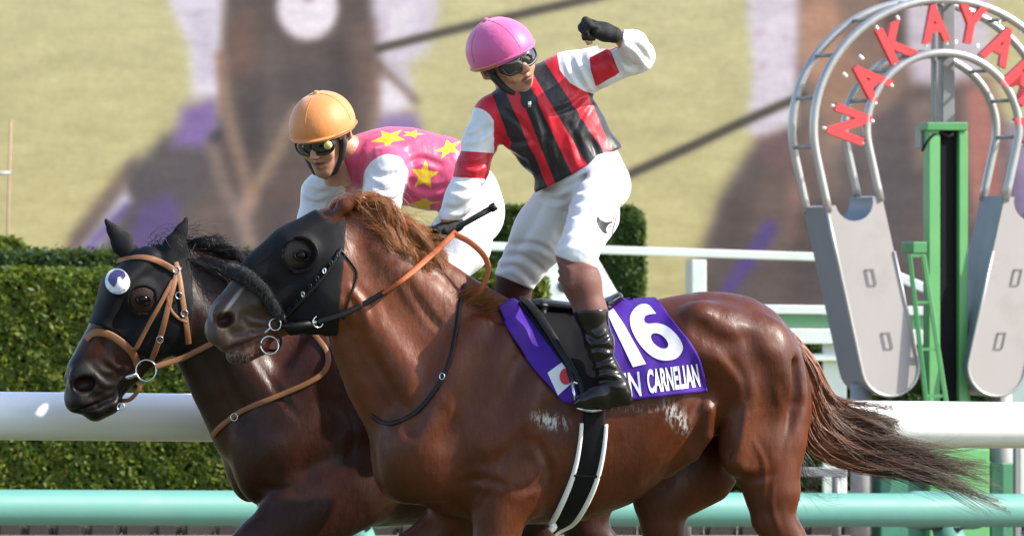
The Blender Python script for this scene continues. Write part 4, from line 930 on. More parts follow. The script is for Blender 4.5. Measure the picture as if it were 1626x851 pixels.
bridle = empty('bridle', at(500, 430, -.2)); tag(bridle, 'black leather bridle with steel bit rings on the chestnut horse', 'bridle')
strap('cheek_strap', BVH_A, [(541, 396), (520, 432), (490, 468), (462, 496), (444, 512)], .014, black_leather, bridle, .007, .004)
for i in range(9):
    t = i/8; h, n = on(BVH_A, 536-86*t, 406+98*t); ring('keeper', h+n*.009, .009, .003, steel if i in (2, 5, 8) else black_leather, bridle, n, sx=.6)
strap('throat_strap', BVH_A, [(541, 398), (556, 416), (566, 432), (563, 452), (552, 480), (545, 506)], .008, black_leather, bridle, .004, .004)
strap('chin_strap', BVH_A, [(432, 486), (446, 500), (456, 514)], .012, black_leather, bridle, .006, .008)
hb, nb = on(BVH_A, 438, 518)
yb = hb.y-.02
for c, r_, n_ in ((at(437, 515, yb), .022, (0, -1, .1)), (at(505, 511, yb-.01), .021, (.55, -1, 0)), (at(428, 548, yb+.01), .034, (.2, -1, .2))):
    ring('bit_ring', c, r_, .0032, steel, bridle, n_)
m = MB(); m.tube([at(*p, yb-.008) for p in ((447, 517), (470, 518), (503, 513))], [.013, .016, .014], 12); m.build('rein_roller', black_leather, bridle, True)
m = MB(); m.tube([at(430, 520, yb), at(420, 529, yb+.02), at(404, 535, yb+.05)], .005, 8); m.build('bit_bar', steel, bridle, True)
free_band('curb_strap', [(437, 520, yb), (446, 540, yb+.01), (440, 555, yb+.04), (425, 556, yb+.08)], .010, black_leather, bridle)
h1, _ = on(BVH_A, 600, 472)
reins = empty('reins', at(600, 470, -.2)); tag(reins, 'black reins with orange rubber grips held by the rider in red and black', 'reins')
free_band('rein_leather', [(505, 511, yb-.01), (540, 500, yb-.012), (575, 484, yb), (612, 463, h1.y-.02)], .021, black_leather, reins, .004, 30, (0, -1, .15))
free_band('rein_grip', [(608, 466, h1.y-.03), (640, 444, h1.y-.05), (680, 410, -.22), (708, 384, -.18), (724, 368, -.15)], [.012+.010*min(1, i/14) for i in range(40)], orange_rubber, reins, .005, 40, (0, -1, .35))
free_band('rein_loop', [(722, 372, -.16), (748, 386, -.18), (770, 408, -.19), (775, 432, -.19), (764, 458, -.18), (742, 478, -.14), (736, 486, -.08)], .022, orange_rubber, reins, .004, 44, (-.55, -1, .35))
neckstrap = strap('neck_strap', BVA, [(738, 452), (730, 485), (724, 530), (712, 580), (690, 622), (660, 655), (625, 672), (604, 669), (592, 660)], .016, black_leather, None, .005, .004, 3, (-.012, .10, .02))
tag(neckstrap, 'thin black neck strap round the chestnut horse', 'strap')
hk, nk = on(BVA, 703, 598); ring('buckle', hk+nk*.008, .012, .0022, steel, neckstrap, nk, sx=.8)

# ---- chestnut: girth, number cloth, saddle
girth = empty('girth', at(925, 740, -.3)); tag(girth, 'black saddle girth with white fleece edges round the chestnut horse', 'girth')
gc = [(944, 648), (942, 690), (936, 730), (926, 765), (910, 800), (894, 826), (876, 842)]
gw = .083
H_, N_ = drape(BVA, gc, 4, .004, 8); band('webbing', H_, N_, gw, .008, black_cloth, girth)
for sg, nm in ((-1, 'fleece_edge'), (1, 'fleece_edge')):
    T_ = np.gradient(H_, axis=0); T_ /= np.linalg.norm(T_, axis=1, keepdims=True); S_ = np.cross(T_, N_); S_ /= np.linalg.norm(S_, axis=1, keepdims=True)
    i0 = int(len(H_)*.10); m = MB(); q = H_+S_*sg*(gw/2+.004)+N_*.004
    m.tube([Vector(p) for p in q[i0:]], [.0075+.006*(k/len(q)) for k in range(len(q)-i0)], 8); m.build(nm, simple('white_fleece', (.74, .72, .66), .9, .08, 60, .6, 300), girth, True)
hh, nn = on(BVA, 928, 752)
strap('buckle_flap', BVA, [(910, 752), (928, 754), (952, 754)], .012, black_leather, girth, .004, .013)

def coons(T, R, B, L, nu, nv):
    """grid between four photo polylines: T and B left to right, L and R top to bottom"""
    T, B = catmull(T, nu), catmull(B, nu); L, R = catmull(L, nv), catmull(R, nv); u = np.linspace(0, 1, nu)[None, :, None]; v = np.linspace(0, 1, nv)[:, None, None]
    return (1-v)*T[None]+v*B[None]+(1-u)*L[:, None]+u*R[:, None]-((1-u)*(1-v)*T[0]+u*(1-v)*T[-1]+(1-u)*v*B[0]+u*v*B[-1])
def surf_fn(bv, off):
    """photo point -> world point lying on the horse at height off (slides down the outline when it misses)"""
    def f(x, y):
        for k in range(60):
            h, n = cast(bv, x, y+k)
            if h:
                p = h+n*off
                if k: p = p+Vector((0, .02*min(k, 12)/4, (k-0)*mpp()*.35))
                return p
        return at(x, y, 0)
    return f
def sheet(name, G, fn, mat, parent, th=.004, smooth=2):
    nv, nu = G.shape[:2]; W = np.array([[list(fn(x, y)) for x, y in row] for row in G])
    for _ in range(smooth): W[1:-1, 1:-1] = .5*W[1:-1, 1:-1]+.125*(W[:-2, 1:-1]+W[2:, 1:-1]+W[1:-1, :-2]+W[1:-1, 2:])
    du = np.gradient(W, axis=1); dv = np.gradient(W, axis=0); N = np.cross(du, dv); N /= np.linalg.norm(N, axis=2, keepdims=True)+1e-9
    if N[nv//2, nu//2, 1] > 0: N = -N
    V = np.concatenate([W.reshape(-1, 3), (W-N*th).reshape(-1, 3)]); n = nu*nv; Fq = []
    for i in range(nv-1):
        for j in range(nu-1):
            a = i*nu+j; Fq.append((a, a+1, a+nu+1, a+nu)); Fq.append((n+a+nu, n+a+nu+1, n+a+1, n+a))
    rim = [j for j in range(nu)]+[i*nu+nu-1 for i in range(1, nv)]+[(nv-1)*nu+j for j in range(nu-2, -1, -1)]+[i*nu for i in range(nv-2, 0, -1)]
    for a, b in zip(rim, rim[1:]+rim[:1]): Fq.append((b, a, n+a, n+b))
    o = link(name, mesh_np(name, V, np.array(Fq)), mat, parent); return o, W
purple = simple('purple_cloth', (.050, .013, .22), .62, .10, 24, .25, 350, .2)
white_print = simple('white_print', (.62, .62, .63), .6, .04, 30)
red_print = simple('red_print', (.5, .015, .025), .6, .06, 30)
cloth = empty('saddle_cloth', at(960, 550, -.25)); tag(cloth, 'purple saddle cloth with the number 16 on the chestnut horse', 'saddle cloth')
CT = [(789, 487), (830, 472), (900, 480), (985, 467), (1042, 478)]; CB = [(897, 640), (960, 640), (1035, 631), (1124, 620)]; CL = [(789, 487), (814, 538), (850, 590), (897, 640)]; CR = [(1042, 478), (1090, 536), (1112, 572), (1124, 620)]
fc = surf_fn(BVA, .014)
def fcw(x, y):
    p = fc(x, y); w = .005*math.sin(x*.05+y*.02)+.003*math.sin(x*.11-y*.06)+.002*math.sin(x*.23+y*.05); e = ss(600, 640, y)
    return p+Vector((0, -1, 0))*(w*.6*ss(840, 930, x)+.012*e)
body_cloth, WC = sheet('fabric', coons(CT, CR, CB, CL, 70, 44), fcw, purple, cloth, .004, 2)
cv = np.empty(len(body_cloth.data.vertices)*3); body_cloth.data.vertices.foreach_get('co', cv)
BVC = BVHTree.FromPolygons([tuple(v) for v in cv.reshape(-1, 3)], [tuple(p.vertices) for p in body_cloth.data.polygons])
def decal(name, V2, F2, bv, mat, parent, off=.0025, cut=0.0):
    """flat photo-space shape cut fine and laid onto a surface"""
    bm = bmesh.new(); vs_ = [bm.verts.new((x, y, 0)) for x, y in V2]
    for f in F2:
        try: bm.faces.new([vs_[i] for i in f])
        except ValueError: pass
    if cut:
        bmesh.ops.triangulate(bm, faces=bm.faces[:])
        for ax in (0, 1):
            lo, hi = min(v[ax] for v in V2), max(v[ax] for v in V2); t = lo+cut
            while t < hi:
                pc = [0, 0, 0]; pn = [0, 0, 0]; pc[ax] = t; pn[ax] = 1
                bmesh.ops.bisect_plane(bm, geom=bm.verts[:]+bm.edges[:]+bm.faces[:], plane_co=pc, plane_no=pn, dist=1e-4); t += cut
    for v in bm.verts:
        h, n = on(bv, v.co.x, v.co.y); v.co = h+n*off
    me = bpy.data.meshes.new(name); bm.to_mesh(me); bm.free(); return link(name, me, mat, parent)
def quad_map(V, q):
    """unit box -> photo quad (bottom-left, bottom-right, top-right, top-left)"""
    a, b, c, d = [np.array(p, float) for p in q]; u, v = V[:, :1], V[:, 1:]
    return (1-u)*(1-v)*a+u*(1-v)*b+u*v*c+(1-u)*v*d
# the digits drawn as strokes
def stroke(P, w, n=40, closed=False):
    C = catmull(P, n); T = np.gradient(C, axis=0); T /= np.linalg.norm(T, axis=1, keepdims=True); S = np.stack([-T[:, 1], T[:, 0]], 1); w = np.broadcast_to(np.asarray(w, float), (n,))[:, None]/2
    return np.concatenate([C+S*w, C-S*w]), [(i, i+1, n+i+1, n+i) for i in range(n-1)]
z6 = lambda L: [(860+x/3.546, 440+y/3.546) for x, y in L]
def loop6(L):
    P = z6(L); C = catmull(P+P[:2], 70)[:-6]; return [tuple(p) for p in C]
out6 = [tuple(p) for p in catmull(z6([(645, 208), (600, 158), (545, 163), (503, 212), (500, 272), (530, 345), (580, 412), (640, 457), (700, 470), (762, 455), (795, 408), (786, 362), (752, 315), (705, 277), (650, 262), (598, 264), (578, 248), (584, 222), (610, 212)]), 70)]
in6 = [(860+(665+52*math.cos(t)*.9+14*math.sin(t))/3.546, 440+(360+10*math.cos(t)+42*math.sin(t))/3.546) for t in np.linspace(0, 2*math.pi, 29)[:-1]]
V6, F6 = curve_fill([out6, in6])
V1, F1 = [(964, 497), (974, 491), (990, 514), (1026, 578), (1005, 583), (974, 519)], [(0, 1, 2, 5), (2, 3, 4, 5)]
def on_px(V): return [tuple(p) for p in V]
decal('number', on_px(V6), F6, BVC, white_print, cloth, .003, 7); decal('number', V1, F1, BVC, white_print, cloth, .003, 8)
tv, tf = text_flat('WIN', .016, .96); decal('lettering', on_px(quad_map(tv, [(964, 632), (1019, 629), (1015, 590), (959, 595)])), tf, BVC, white_print, cloth, .003, 9)
tv, tf = text_flat('CARNELIAN', .030, 1.0); decal('lettering', on_px(quad_map(tv, [(1030, 625), (1112, 614), (1107, 577), (1026, 587)])), tf, BVC, white_print, cloth, .003, 9)
decal('flag_patch', [(869, 592), (897, 572), (913, 604), (886, 628)], [(0, 1, 2, 3)], BVC, white_print, cloth, .003, 6)
decal('red_disc', [(899+10.5*math.cos(t), 598+13*math.sin(t)) for t in np.linspace(0, 6.28, 25)[:-1]], [tuple(range(24))], BVC, red_print, cloth, .006, 6)

saddle = empty('racing_saddle', at(900, 520, -.2)); tag(saddle, 'small black leather racing saddle on the chestnut horse', 'saddle')
fs = surf_fn(BVC, .006)
sheet('flap', coons([(822, 482), (860, 474), (905, 482), (960, 476)], [(960, 476), (958, 540), (962, 600), (964, 644)], [(922, 644), (942, 648), (964, 644)], [(822, 482), (866, 540), (908, 600), (922, 644)], 30, 34), surf_fn(BVC, .010), black_cloth, saddle, .006, 3)
H_, N_ = drape(BVC, [(828, 480), (852, 505), (886, 552), (914, 598), (926, 628)], 4, .016, 3); band('flap_edge', H_, N_, [.045-.028*i/len(H_) for i in range(len(H_))], .010, black_leather, saddle)
Fs = Field(axis((at(808, 0).x, at(1000, 0).x, .005)), axis((-.2, .2, .006)), axis((at(0, 530).z, at(0, 440).z, .005)))
def JP(px, py, Y, r=10, sy=1.0): return (*at(px, py, Y), r*mpp(Y), sy)
Fs.chain([JP(826, 486, 0, 9, 3), JP(860, 484, 0, 10, 5), JP(920, 490, 0, 9, 6), JP(965, 482, 0, 9, 6.5), JP(982, 472, 0, 8, 5)], .01)
Fs.chain([JP(838, 488, -.03, 10, 2), JP(862, 500, -.10, 9, 1.5)], .02); Fs.chain([JP(838, 488, .03, 10, 2), JP(862, 500, .10, 9, 1.5)], .02)
solid('seat', Fs, black_leather, saddle)
ysd = on(BVC, 905, 610)[0].y-.045
m = MB(); m.tube([at(908, 606, ysd), at(912, 626, ysd-.01), at(916, 648, ysd-.01)], .006, 8); m.tube([at(916, 648, ysd-.01), at(940, 652, ysd-.02), at(968, 648, ysd+.02)], .008, 8); m.tube([at(908, 606, ysd), at(928, 612, ysd+.05), at(966, 646, ysd+.05)], .005, 8); m.build('stirrup', steel, saddle, True)
free_band('stirrup_leather', [(902, 588, ysd+.02), (906, 598, ysd+.005), (908, 606, ysd)], .018, black_leather, saddle)

# ---- bay: hood, tan bridle, disc
hood_b = empty('horse_hood', at(230, 480, .6)); tag(hood_b, 'black hood with ear covers on the dark bay horse', 'horse hood')
_, VHB, FHB = shell('cloth', HB, [(138, 325), (205, 325), (214, 388), (240, 392), (256, 335), (310, 335), (300, 400), (302, 440), (301, 500), (298, 545), (285, 560), (262, 563), (232, 566), (214, 560), (196, 540), (158, 518), (120, 505), (150, 440), (165, 400)], .006, black_cloth, hood_b, holes=[(226, 476, 21)])
BVH_B = BVHTree.FromPolygons([tuple(v) for v in VB]+[tuple(v) for v in VHB], [tuple(f) for f in FB]+[tuple(int(i)+len(VB) for i in f) for f in FHB])
disc = [(187+18.5*math.cos(t)*.98, 447+19*math.sin(t)) for t in np.linspace(0, 6.283, 37)[:-1]]
decal('white_disc', disc, [tuple(range(36))], BVH_B, white_print, hood_b, .006, 7)
decal('disc_print', [(178, 452), (174, 446), (177, 437), (184, 432), (191, 431), (198, 434), (200, 440), (196, 446), (193, 440), (188, 442), (187, 450), (183, 456), (183, 447)], [tuple(range(13))], BVH_B, simple('navy_print', (.05, .04, .13), .5), hood_b, .010, 7)
for y_, w_ in ((459, 11), (463, 6)): decal('disc_print', [(186-w_, y_), (186+w_, y_-1), (186+w_, y_+1), (186-w_, y_+2)], [(0, 1, 2, 3)], BVH_B, simple('lilac_print', (.4, .36, .5), .5), hood_b, .010)
br = empty('bridle', at(230, 500, .6)); tag(br, 'tan leather bridle with ring bit on the dark bay horse', 'bridle')
for nm, pts, w in (('browband', [(188, 416), (212, 410), (238, 411), (262, 420), (280, 432)], .024), ('cheek_strap', [(284, 424), (276, 450), (266, 490), (256, 530), (240, 572)], .022), ('cheek_strap', [(278, 416), (284, 440), (290, 480), (296, 520), (299, 545)], .022),
                   ('noseband', [(138, 540), (150, 528), (172, 530), (196, 546), (212, 562), (218, 580)], .030), ('cheek_strap', [(274, 446), (258, 476), (240, 508), (220, 545), (213, 556)], .017), ('throat_strap', [(266, 470), (268, 488), (280, 504), (296, 512)], .012)):
    strap(nm, BVH_B, pts, w, tan_leather, br, .004, .004, 5)
hb2, _ = on(BVH_B, 233, 588); yb2 = hb2.y-.045
ring('bit_ring', at(232, 588, yb2), .041, .0036, steel, br, (0, -1, .1), sx=.95)
m = MB(); m.tube([at(190, 602, yb2+.03), at(205, 598, yb2), at(217, 594, yb2)], [.008, .011, .009], 10); m.build('bit_bar', steel, br, True)
for p_ in ((279, 430), (254, 538), (283, 470), (292, 498)):
    h, n = on(BVH_B, *p_); ring('buckle', h+n*.010, .013, .0022, steel, br, n)
free_band('curb_strap', [(226, 606, yb2), (218, 622, yb2), (206, 634, yb2+.02), (192, 636, yb2+.05)], .016, tan_leather, br)
ring('curb_ring', at(192, 646, yb2), .014, .0025, steel, br)
rb = empty('reins', at(300, 560, .6)); tag(rb, 'tan reins of the dark bay horse', 'reins')
H_, N_ = drape(BVB, [(290, 566), (335, 546), (400, 510), (480, 462)], 5, .02, 8)
H_ = np.vstack([np.array([list(at(247, 582, yb2)), list(at(268, 575, yb2))]), H_]); N_ = np.vstack([N_[:1], N_[:1], N_]); N_[:] = (0, -1, .1)
for _ in range(6): H_[1:-1] = .5*H_[1:-1]+.25*(H_[:-2]+H_[2:])
band('rein_leather', H_, N_, .022, .005, tan_leather, rb)
bp = strap('breastplate', BVB, [(470, 500), (502, 535), (520, 562), (516, 588), (490, 608), (440, 630), (385, 652), (352, 676), (340, 690)], .021, tan_leather, None, .005, .005, 6, (-.012, .12, .02))
tag(bp, 'tan leather breastplate strap round the dark bay horse', 'strap')
h, n = on(BVB, 373, 662); ring('buckle', h+n*.010, .014, .0024, steel, bp, n)
# ------------------------------------------------------------------ riders
class Pose:
    """head frame: x to the rider's left, y forward, z up"""
    def __init__(s, origin, fwd, up, k=1.0):
        s.k = k
        f = Vector(fwd).normalized(); u = Vector(up); u = (u-f*u.dot(f)).normalized(); x = f.cross(u)
        s.M = np.array([list(x), list(f), list(u)]).T; s.o = np.array(list(origin))
    def world(s, P): return np.asarray(P, float)*s.k @ s.M.T+s.o
def local_inv(p, W): return ((np.asarray(W)-p.o) @ p.M)/p.k

skin = simple('skin', (.44, .215, .135), .45, .2, 45, .4, 90, .4, sss=.1)
_nt = skin.node_tree; _b = _nt.nodes['Principled BSDF']; _src = _b.inputs['Base Color'].links[0].from_socket
_c = mixc(_nt, attr(_nt, 'lip'), _src, (.20, .055, .045)); _c = mixc(_nt, attr(_nt, 'dark'), _c, (.05, .022, .016)); _nt.links.new(mixc(_nt, ramp(_nt, noise(_nt, 160, 4, .7), .5, .75, 0, .35), _c, (.22, .085, .055)), _b.inputs['Base Color'])
glove_mat = simple('black_glove', (.012, .012, .012), .75, .3, 60, .6, 260, .3)
goggle_mat = simple('goggle_lens', (.010, .010, .012), .09, .1, spec=.6, coat=.8)
goggle_frame = simple('goggle_frame', (.016, .016, .017), .4, .1)
padding = simple('chin_padding', (.014, .014, .015), .7, .3, 60, .4, 250)
boot_mat = simple('patent_leather', (.006, .005, .005), .2, .2, 10, .15, 22, .38)
stocking = simple('brown_stocking', (.12, .042, .031), .6, .16, 30, .3, 260, .35, sheen=.15)
stocking_dark = simple('maroon_stocking', (.05, .014, .015), .6, .16, 30, .3, 260, .35)
def silk(name, **k):
    """racing silk: base colour from painted bands, folds as bump"""
    m, nt, b = newmat(name)
    c = attr(nt, 'paint', 'Color'); return m, nt, b, c
def cloth_mat(name, layers, base, rough=.5, fold=.35, fs=9, stretch=(1, 1, .5, 0, .5, 0)):
    """layers: (attribute holding a signed distance in metres, colour) - inside where negative"""
    m, nt, b = newmat(name); c = None
    c = mixc(nt, noise(nt, 20, 4), np.array(base)*.93, np.minimum(np.array(base)*1.06, 1))
    for a, colr in layers:
        f = ramp(nt, attr(nt, a), -.0012, .0012, 1, 0); c = mixc(nt, f, c, colr)
    nt.links.new(c, b.inputs['Base Color']); b.inputs['Roughness'].default_value = rough; b.inputs['Specular IOR Level'].default_value = .35
    b.inputs['Sheen Weight'].default_value = .12
    n1 = bump(nt, b, noise(nt, fs, 3, .55, stretch=stretch), fold*1.6, .04); n2 = bump(nt, b, noise(nt, fs*2.6, 3, .5, stretch=stretch), fold*1.3, .012, n1)
    bump(nt, b, noise(nt, 500, 2, .5), .12, .001, n2)
    return m
def jfield(x0, x1, y0, y1, Ya, Yb, step=.0055):
    return Field(axis((at(x0, 0, .4).x, at(x1, 0, .4).x, step)), axis((Ya, Yb, step*1.15)), axis((at(0, y1, .4).z, at(0, y0, .4).z, step)))
def J(f, pts, k=.03, kk=.03, sub=False): f.chain([JP(*p) for p in pts], k, kk=kk, sub=sub)

def rider_head(pose, parent, mats):
    """head with face, helmet, goggles, chin strap; all in the head frame"""
    helm, band_c = mats
    F = Field(axis((-.11, .11, .0032)), axis((-.13, .145, .0032)), axis((-.19, .16, .0034)))
    F.ell((0, -.012, .035), (.076, .094, .098), k=.01)
    F.chain([(0, .045, -.02, .052, 1), (0, .052, -.06, .044, 1), (0, .066, -.098, .024, 1)], .03)
    for sg in (-1, 1):
        F.chain([(sg*.055, .0, -.035, .022), (sg*.043, .028, -.08, .018), (sg*.012, .068, -.104, .018)], .025)
        F.ell((sg*.036, .074, -.032), (.024, .018, .022), k=.02)                    # cheekbone
        F.ell((sg*.034, .090, .008), (.020, .013, .013), k=.008, sub=True)          # eye socket
        F.ell((sg*.034, .080, .008), (.0125, .0125, .0125), k=.002)                 # eyeball lid
        F.chain([(sg*.014, .094, .026, .008), (sg*.048, .078, .026, .008)], .012)   # brow
        F.chain([(sg*.074, -.012, .018, .008), (sg*.082, -.024, .012, .013, .6), (sg*.082, -.024, -.012, .012, .6), (sg*.074, -.012, -.026, .007)], .006)
        F.ell((sg*.083, -.014, -.002), (.007, .007, .012), k=.004, sub=True)
        F.ell((sg*.010, .106, -.030), (.010, .010, .008), k=.008)
    F.chain([(0, .092, .015, .009), (0, .106, -.010, .010), (0, .116, -.026, .0115)], .01)   # nose
    F.chain([(-.018, .086, -.056, .0065), (0, .097, -.053, .0085), (.018, .086, -.056, .0065)], .006)
    F.chain([(-.016, .085, -.070, .007), (0, .095, -.071, .0095), (.016, .085, -.070, .007)], .006)
    F.chain([(-.026, .092, -.0625, .0032), (0, .105, -.0625, .0036), (.026, .092, -.0625, .0032)], .003, sub=True)
    F.chain([(0, -.02, -.05, .056, 1), (0, -.035, -.13, .056, 1), (0, -.045, -.185, .062, 1)], .03)   # neck
    head, HV, _ = solid('head', F, skin, parent, pose); q = local_inv(pose, HV)
    e_ = np.sqrt((q[:, 0]/.026)**2+((q[:, 2]+.0625)/.0145)**2); fattr(head.data, 'lip', np.where(q[:, 1] > .07, 1-ss(.75, 1.15, e_), 0)*.8)
    dk = np.maximum(1-ss(.6, 1.1, np.sqrt((q[:, 0]/.026)**2+((q[:, 2]+.0625)/.0042)**2)), np.maximum.reduce([1-ss(.5, 1.1, np.sqrt(((q[:, 0]-x_)/.006)**2+((q[:, 2]+.0385)/.0045)**2)) for x_ in (-.008, .008)])); st_ = .22*(1-ss(.6, 1.2, np.sqrt((q[:, 0]/.06)**2+((q[:, 2]+.10)/.045)**2)))
    fattr(head.data, 'dark', np.where(q[:, 1] > .03, np.maximum(dk*.85, st_), 0))
    # helmet shell: dome cut by a plane that rises to the front, with a short peak
    def inv(V): return local_inv(pose, V)
    G = Field(axis((-.145, .145, .0036)), axis((-.165, .185, .0036)), axis((-.06, .185, .0036)))
    G.ell((0, -.006, .045), (.116, .140, .118), k=.001)
    X, Y, Z = np.meshgrid(G.x, G.y, G.z, indexing='ij')
    cut = -(Z-(.018+.10*np.clip(Y, -.2, .2)-.07*np.clip(-Y-.03, 0, .2)))*.99
    outer = np.maximum(G.v, cut); G2 = Field(G.x, G.y, G.z); G2.ell((0, -.008, .034), (.104, .128, .112), k=.001)
    G.v = np.maximum(outer, -G2.v).astype(np.float32)
    G.ell((0, -.02, .166), (.011, .011, .007), k=.006)
    h = solid('helmet', G, helm, parent, pose)[0]
    for rot in (0, 1):
        m = MB(); P = []
        for i in range(33):
            t = math.radians(-96+192*i/32); P.append(Vector(pose.world((0 if rot == 0 else .1165*math.sin(t), -.006+(.1405*math.sin(t) if rot == 0 else -.012*math.cos(t)), .045+.1185*math.cos(t)))))
        m.tube(P[2:-2], .0009, 5); m.build('cover_seam', helm, h, True)
    # rim band
    m = MB(); P = []
    for i in range(48):
        t = 2*math.pi*i/48; y = .138*math.cos(t)-.006; x = .115*math.sin(t); z = .030+.10*y-.07*max(-y-.03, 0)
        P.append(Vector(pose.world((x*1.0, y*1.0, z))))
    m.tube(P, .0055, 8, closed=True); m.build('helmet_rim', band_c, h, True)
    m = MB(); K = 25; rows = []
    for q, dz in ((1.0, .004), (1.09, .0), (1.12, -.003), (1.09, -.006), (1.0, -.004)):
        rows.append([Vector(pose.world((.113*math.sin(t)*(1+(q-1)*math.cos(t)**2), (.138*math.cos(t))*(1+(q-1)*1.0*max(math.cos(t*1.25), 0))-.006, .033+.10*(.138*math.cos(t)-.006)+dz))) for t in np.linspace(-1.15, 1.15, K)])
    m.add([p for r in rows for p in r], [(j*K+i, j*K+i+1, (j+1)*K+i+1, (j+1)*K+i) for j in range(4) for i in range(K-1)]); m.build('helmet_peak', helm, h, True)
    # goggles
    def gl(name, cx, w, hgt, mat, pr, oy=0):
        K, R_ = 20, 5; V, Fc = [], []
        for j in range(R_+1):
            for i in range(K):
                t = 2*math.pi*i/K; q = j/R_; ce, se = math.cos(t), math.sin(t)
                ax = math.copysign(abs(ce)**.7, ce)*w*q+cx; az = math.copysign(abs(se)**.8, se)*hgt*q+.006
                ay = .118-(ax/.105)**2*.045-.008*q**3+oy; V.append(pose.world((ax, ay, az)))
        for j in range(R_):
            for i in range(K): Fc.append((j*K+i, j*K+(i+1) % K, (j+1)*K+(i+1) % K, (j+1)*K+i))
        m = MB(); m.add(V, Fc); rim = [Vector(V[R_*K+i]) for i in range(K)]; o = m.build(name, mat, pr, True)
        m = MB(); m.tube(rim, .0055, 6, closed=True); m.build('frame', goggle_frame, o, True)
        # side wall back to the face
        m = MB(); back = [Vector(pose.world(np.array(local_inv(pose, np.array(list(p))))*np.array([1.0, .0, 1])+np.array([0, local_inv(pose, np.array(list(p)))[1]-.028, 0]))) for p in rim]
        m.add(rim+back, [(i, (i+1) % K, K+(i+1) % K, K+i) for i in range(K)]); m.build('gasket', goggle_frame, o, True); return o
    gg = gl('goggle_lens', -.034, .040, .027, goggle_mat, parent); g2 = gl('goggle_lens', .034, .040, .027, goggle_mat, parent)
    H_, N_ = [], []
    for i in range(41):
        t = math.radians(62+ (298-62)*i/40); p = (math.sin(t)*.090, math.cos(t)*.108-.004, .010+.022*math.sin((t-1.08)/4.1*math.pi)); H_.append(pose.world(p)); N_.append(pose.M @ np.array([math.sin(t), math.cos(t), 0]))
    band('goggle_strap', H_, N_, .022, .004, goggle_frame, parent)
    for sg in (-1, 1):
        m = MB(); m.tube([Vector(pose.world(p)) for p in ((sg*.084, .012, .03), (sg*.080, .022, -.02), (sg*.068, .034, -.065), (sg*.040, .060, -.112), (0, .072, -.126))], [.012, .014, .013, .010, .008], 8); m.build('chin_strap', padding, parent, True)
    return head, gg, g2

def hand(name, knuckle_c, fwd, up, mat, parent, scale=1.0, fist=True):
    """fist: palm block, four curled fingers, thumb across them"""
    p = Pose(knuckle_c, fwd, up); F = Field(axis((-.075, .075, .0024)), axis((-.10, .06, .0024)), axis((-.055, .055, .0024)))
    F.chain([(-.012, -.075, 0, .028, 1.0), (-.004, -.045, 0, .030), (0, -.015, 0, .028)], .012)
    F.chain([(.020, -.040, .0, .022), (.024, -.010, .002, .019)], .02); F.chain([(-.022, -.040, .0, .020), (-.026, -.010, .0, .017)], .02)
    for i, (x, r, l) in enumerate(((.031, .0098, .040), (.010, .0105, .044), (-.011, .0100, .042), (-.030, .0088, .035))):
        F.chain([(x, -.008, .014, r+.001), (x, l*.55, .016, r), (x, l*.72, -.010, r*.95), (x, l*.25, -.026, r*.9), (x*.95, -.008, -.026, r*.85)], .0035)
    F.chain([(.034, -.050, -.012, .014), (.046, -.022, -.022, .012), (.034, .006, -.036, .0105), (.012, .012, -.040, .0095)], .006)
    F.v *= 1.0
    V, Fq = F.nets(None, 1); V = V*scale; return link(name, mesh_np(name, p.world(V), Fq), mat, parent), p

# ================= rider in red and black
j1 = empty('person', at(900, 500, 0)); tag(j1, 'jockey in red and black striped silks and pink helmet raising a clenched fist', 'person')
ang = math.radians(28); ux = np.array([.875, 0, .48]); fw = math.cos(ang)*np.array([0, -1, 0])+math.sin(ang)*ux; up1 = np.array([-.48, 0, .875])
fw = fw*math.cos(.30)-up1*math.sin(.30); 
hc = np.array(list(at(793, 79, -.10)))
pose1 = Pose(hc-.054*up1, fw, up1+.16*np.array([0, -1, 0])*.6, 1.07)
pink_h = simple('pink_helmet_cover', (.54, .085, .25), .5, .06, 14, .45, 45, .4, sheen=.3); orange_trim = simple('orange_trim', (.5, .15, .06), .5)
rider_head(pose1, j1, (pink_h, orange_trim))
# body under the clothes: one continuous figure
def body1(f, g):
    J(f, [(922, 262, 0, 55+g, .75), (898, 226, -.02, 63+g, .66), (868, 190, -.04, 68+g, .62), (847, 166, -.05, 56+g, .68), (832, 148, -.06, 30+g, 1)], .03, .05)
    J(f, [(842, 172, -.05, 40+g), (786, 184, -.06, 26+g)], .04); J(f, [(850, 160, -.05, 40+g), (905, 120, -.04, 30+g)], .04)
def arms1(f, g):
    J(f, [(782, 184, -.05, 26+g), (762, 225, -.06, 22+g), (750, 268, -.09, 20+g), (730, 315, -.12, 18+g), (712, 348, -.12, 13+g)], .035, .03)
    J(f, [(896, 120, -.04, 30+g), (948, 108, -.05, 27+g), (1012, 90, -.05, 22+g)], .04, .03)
    J(f, [(1014, 88, -.05, 21+g), (1005, 72, -.14, 18+g), (986, 62, -.215, 12+g)], .02, .03)
def legs1(f, g, low=True):
    J(f, [(916, 246, 0, 46+g, .85), (926, 262, 0, 47+g, .85), (940, 284, 0, 46+g, .95)], .04, .05)
    J(f, [(956, 286, -.07, 35+g), (942, 342, -.20, 31+g), (915, 402, -.31, 29+g)], .04, .05)
    J(f, [(912, 290, .06, 41+g), (864, 368, .16, 38+g), (819, 440, .25, 28+g)], .04, .05)
def shanks1(f, g):
    J(f, [(912, 404, -.31, 26+g), (924, 450, -.33, 25+g), (938, 494, -.335, 20+g), (952, 545, -.34, 16+g), (964, 596, -.345, 12+g)], .02, .03)
    J(f, [(817, 442, .26, 26+g), (812, 490, .32, 25+g), (850, 545, .35, 21+g), (905, 600, .35, 16+g)], .02, .03)
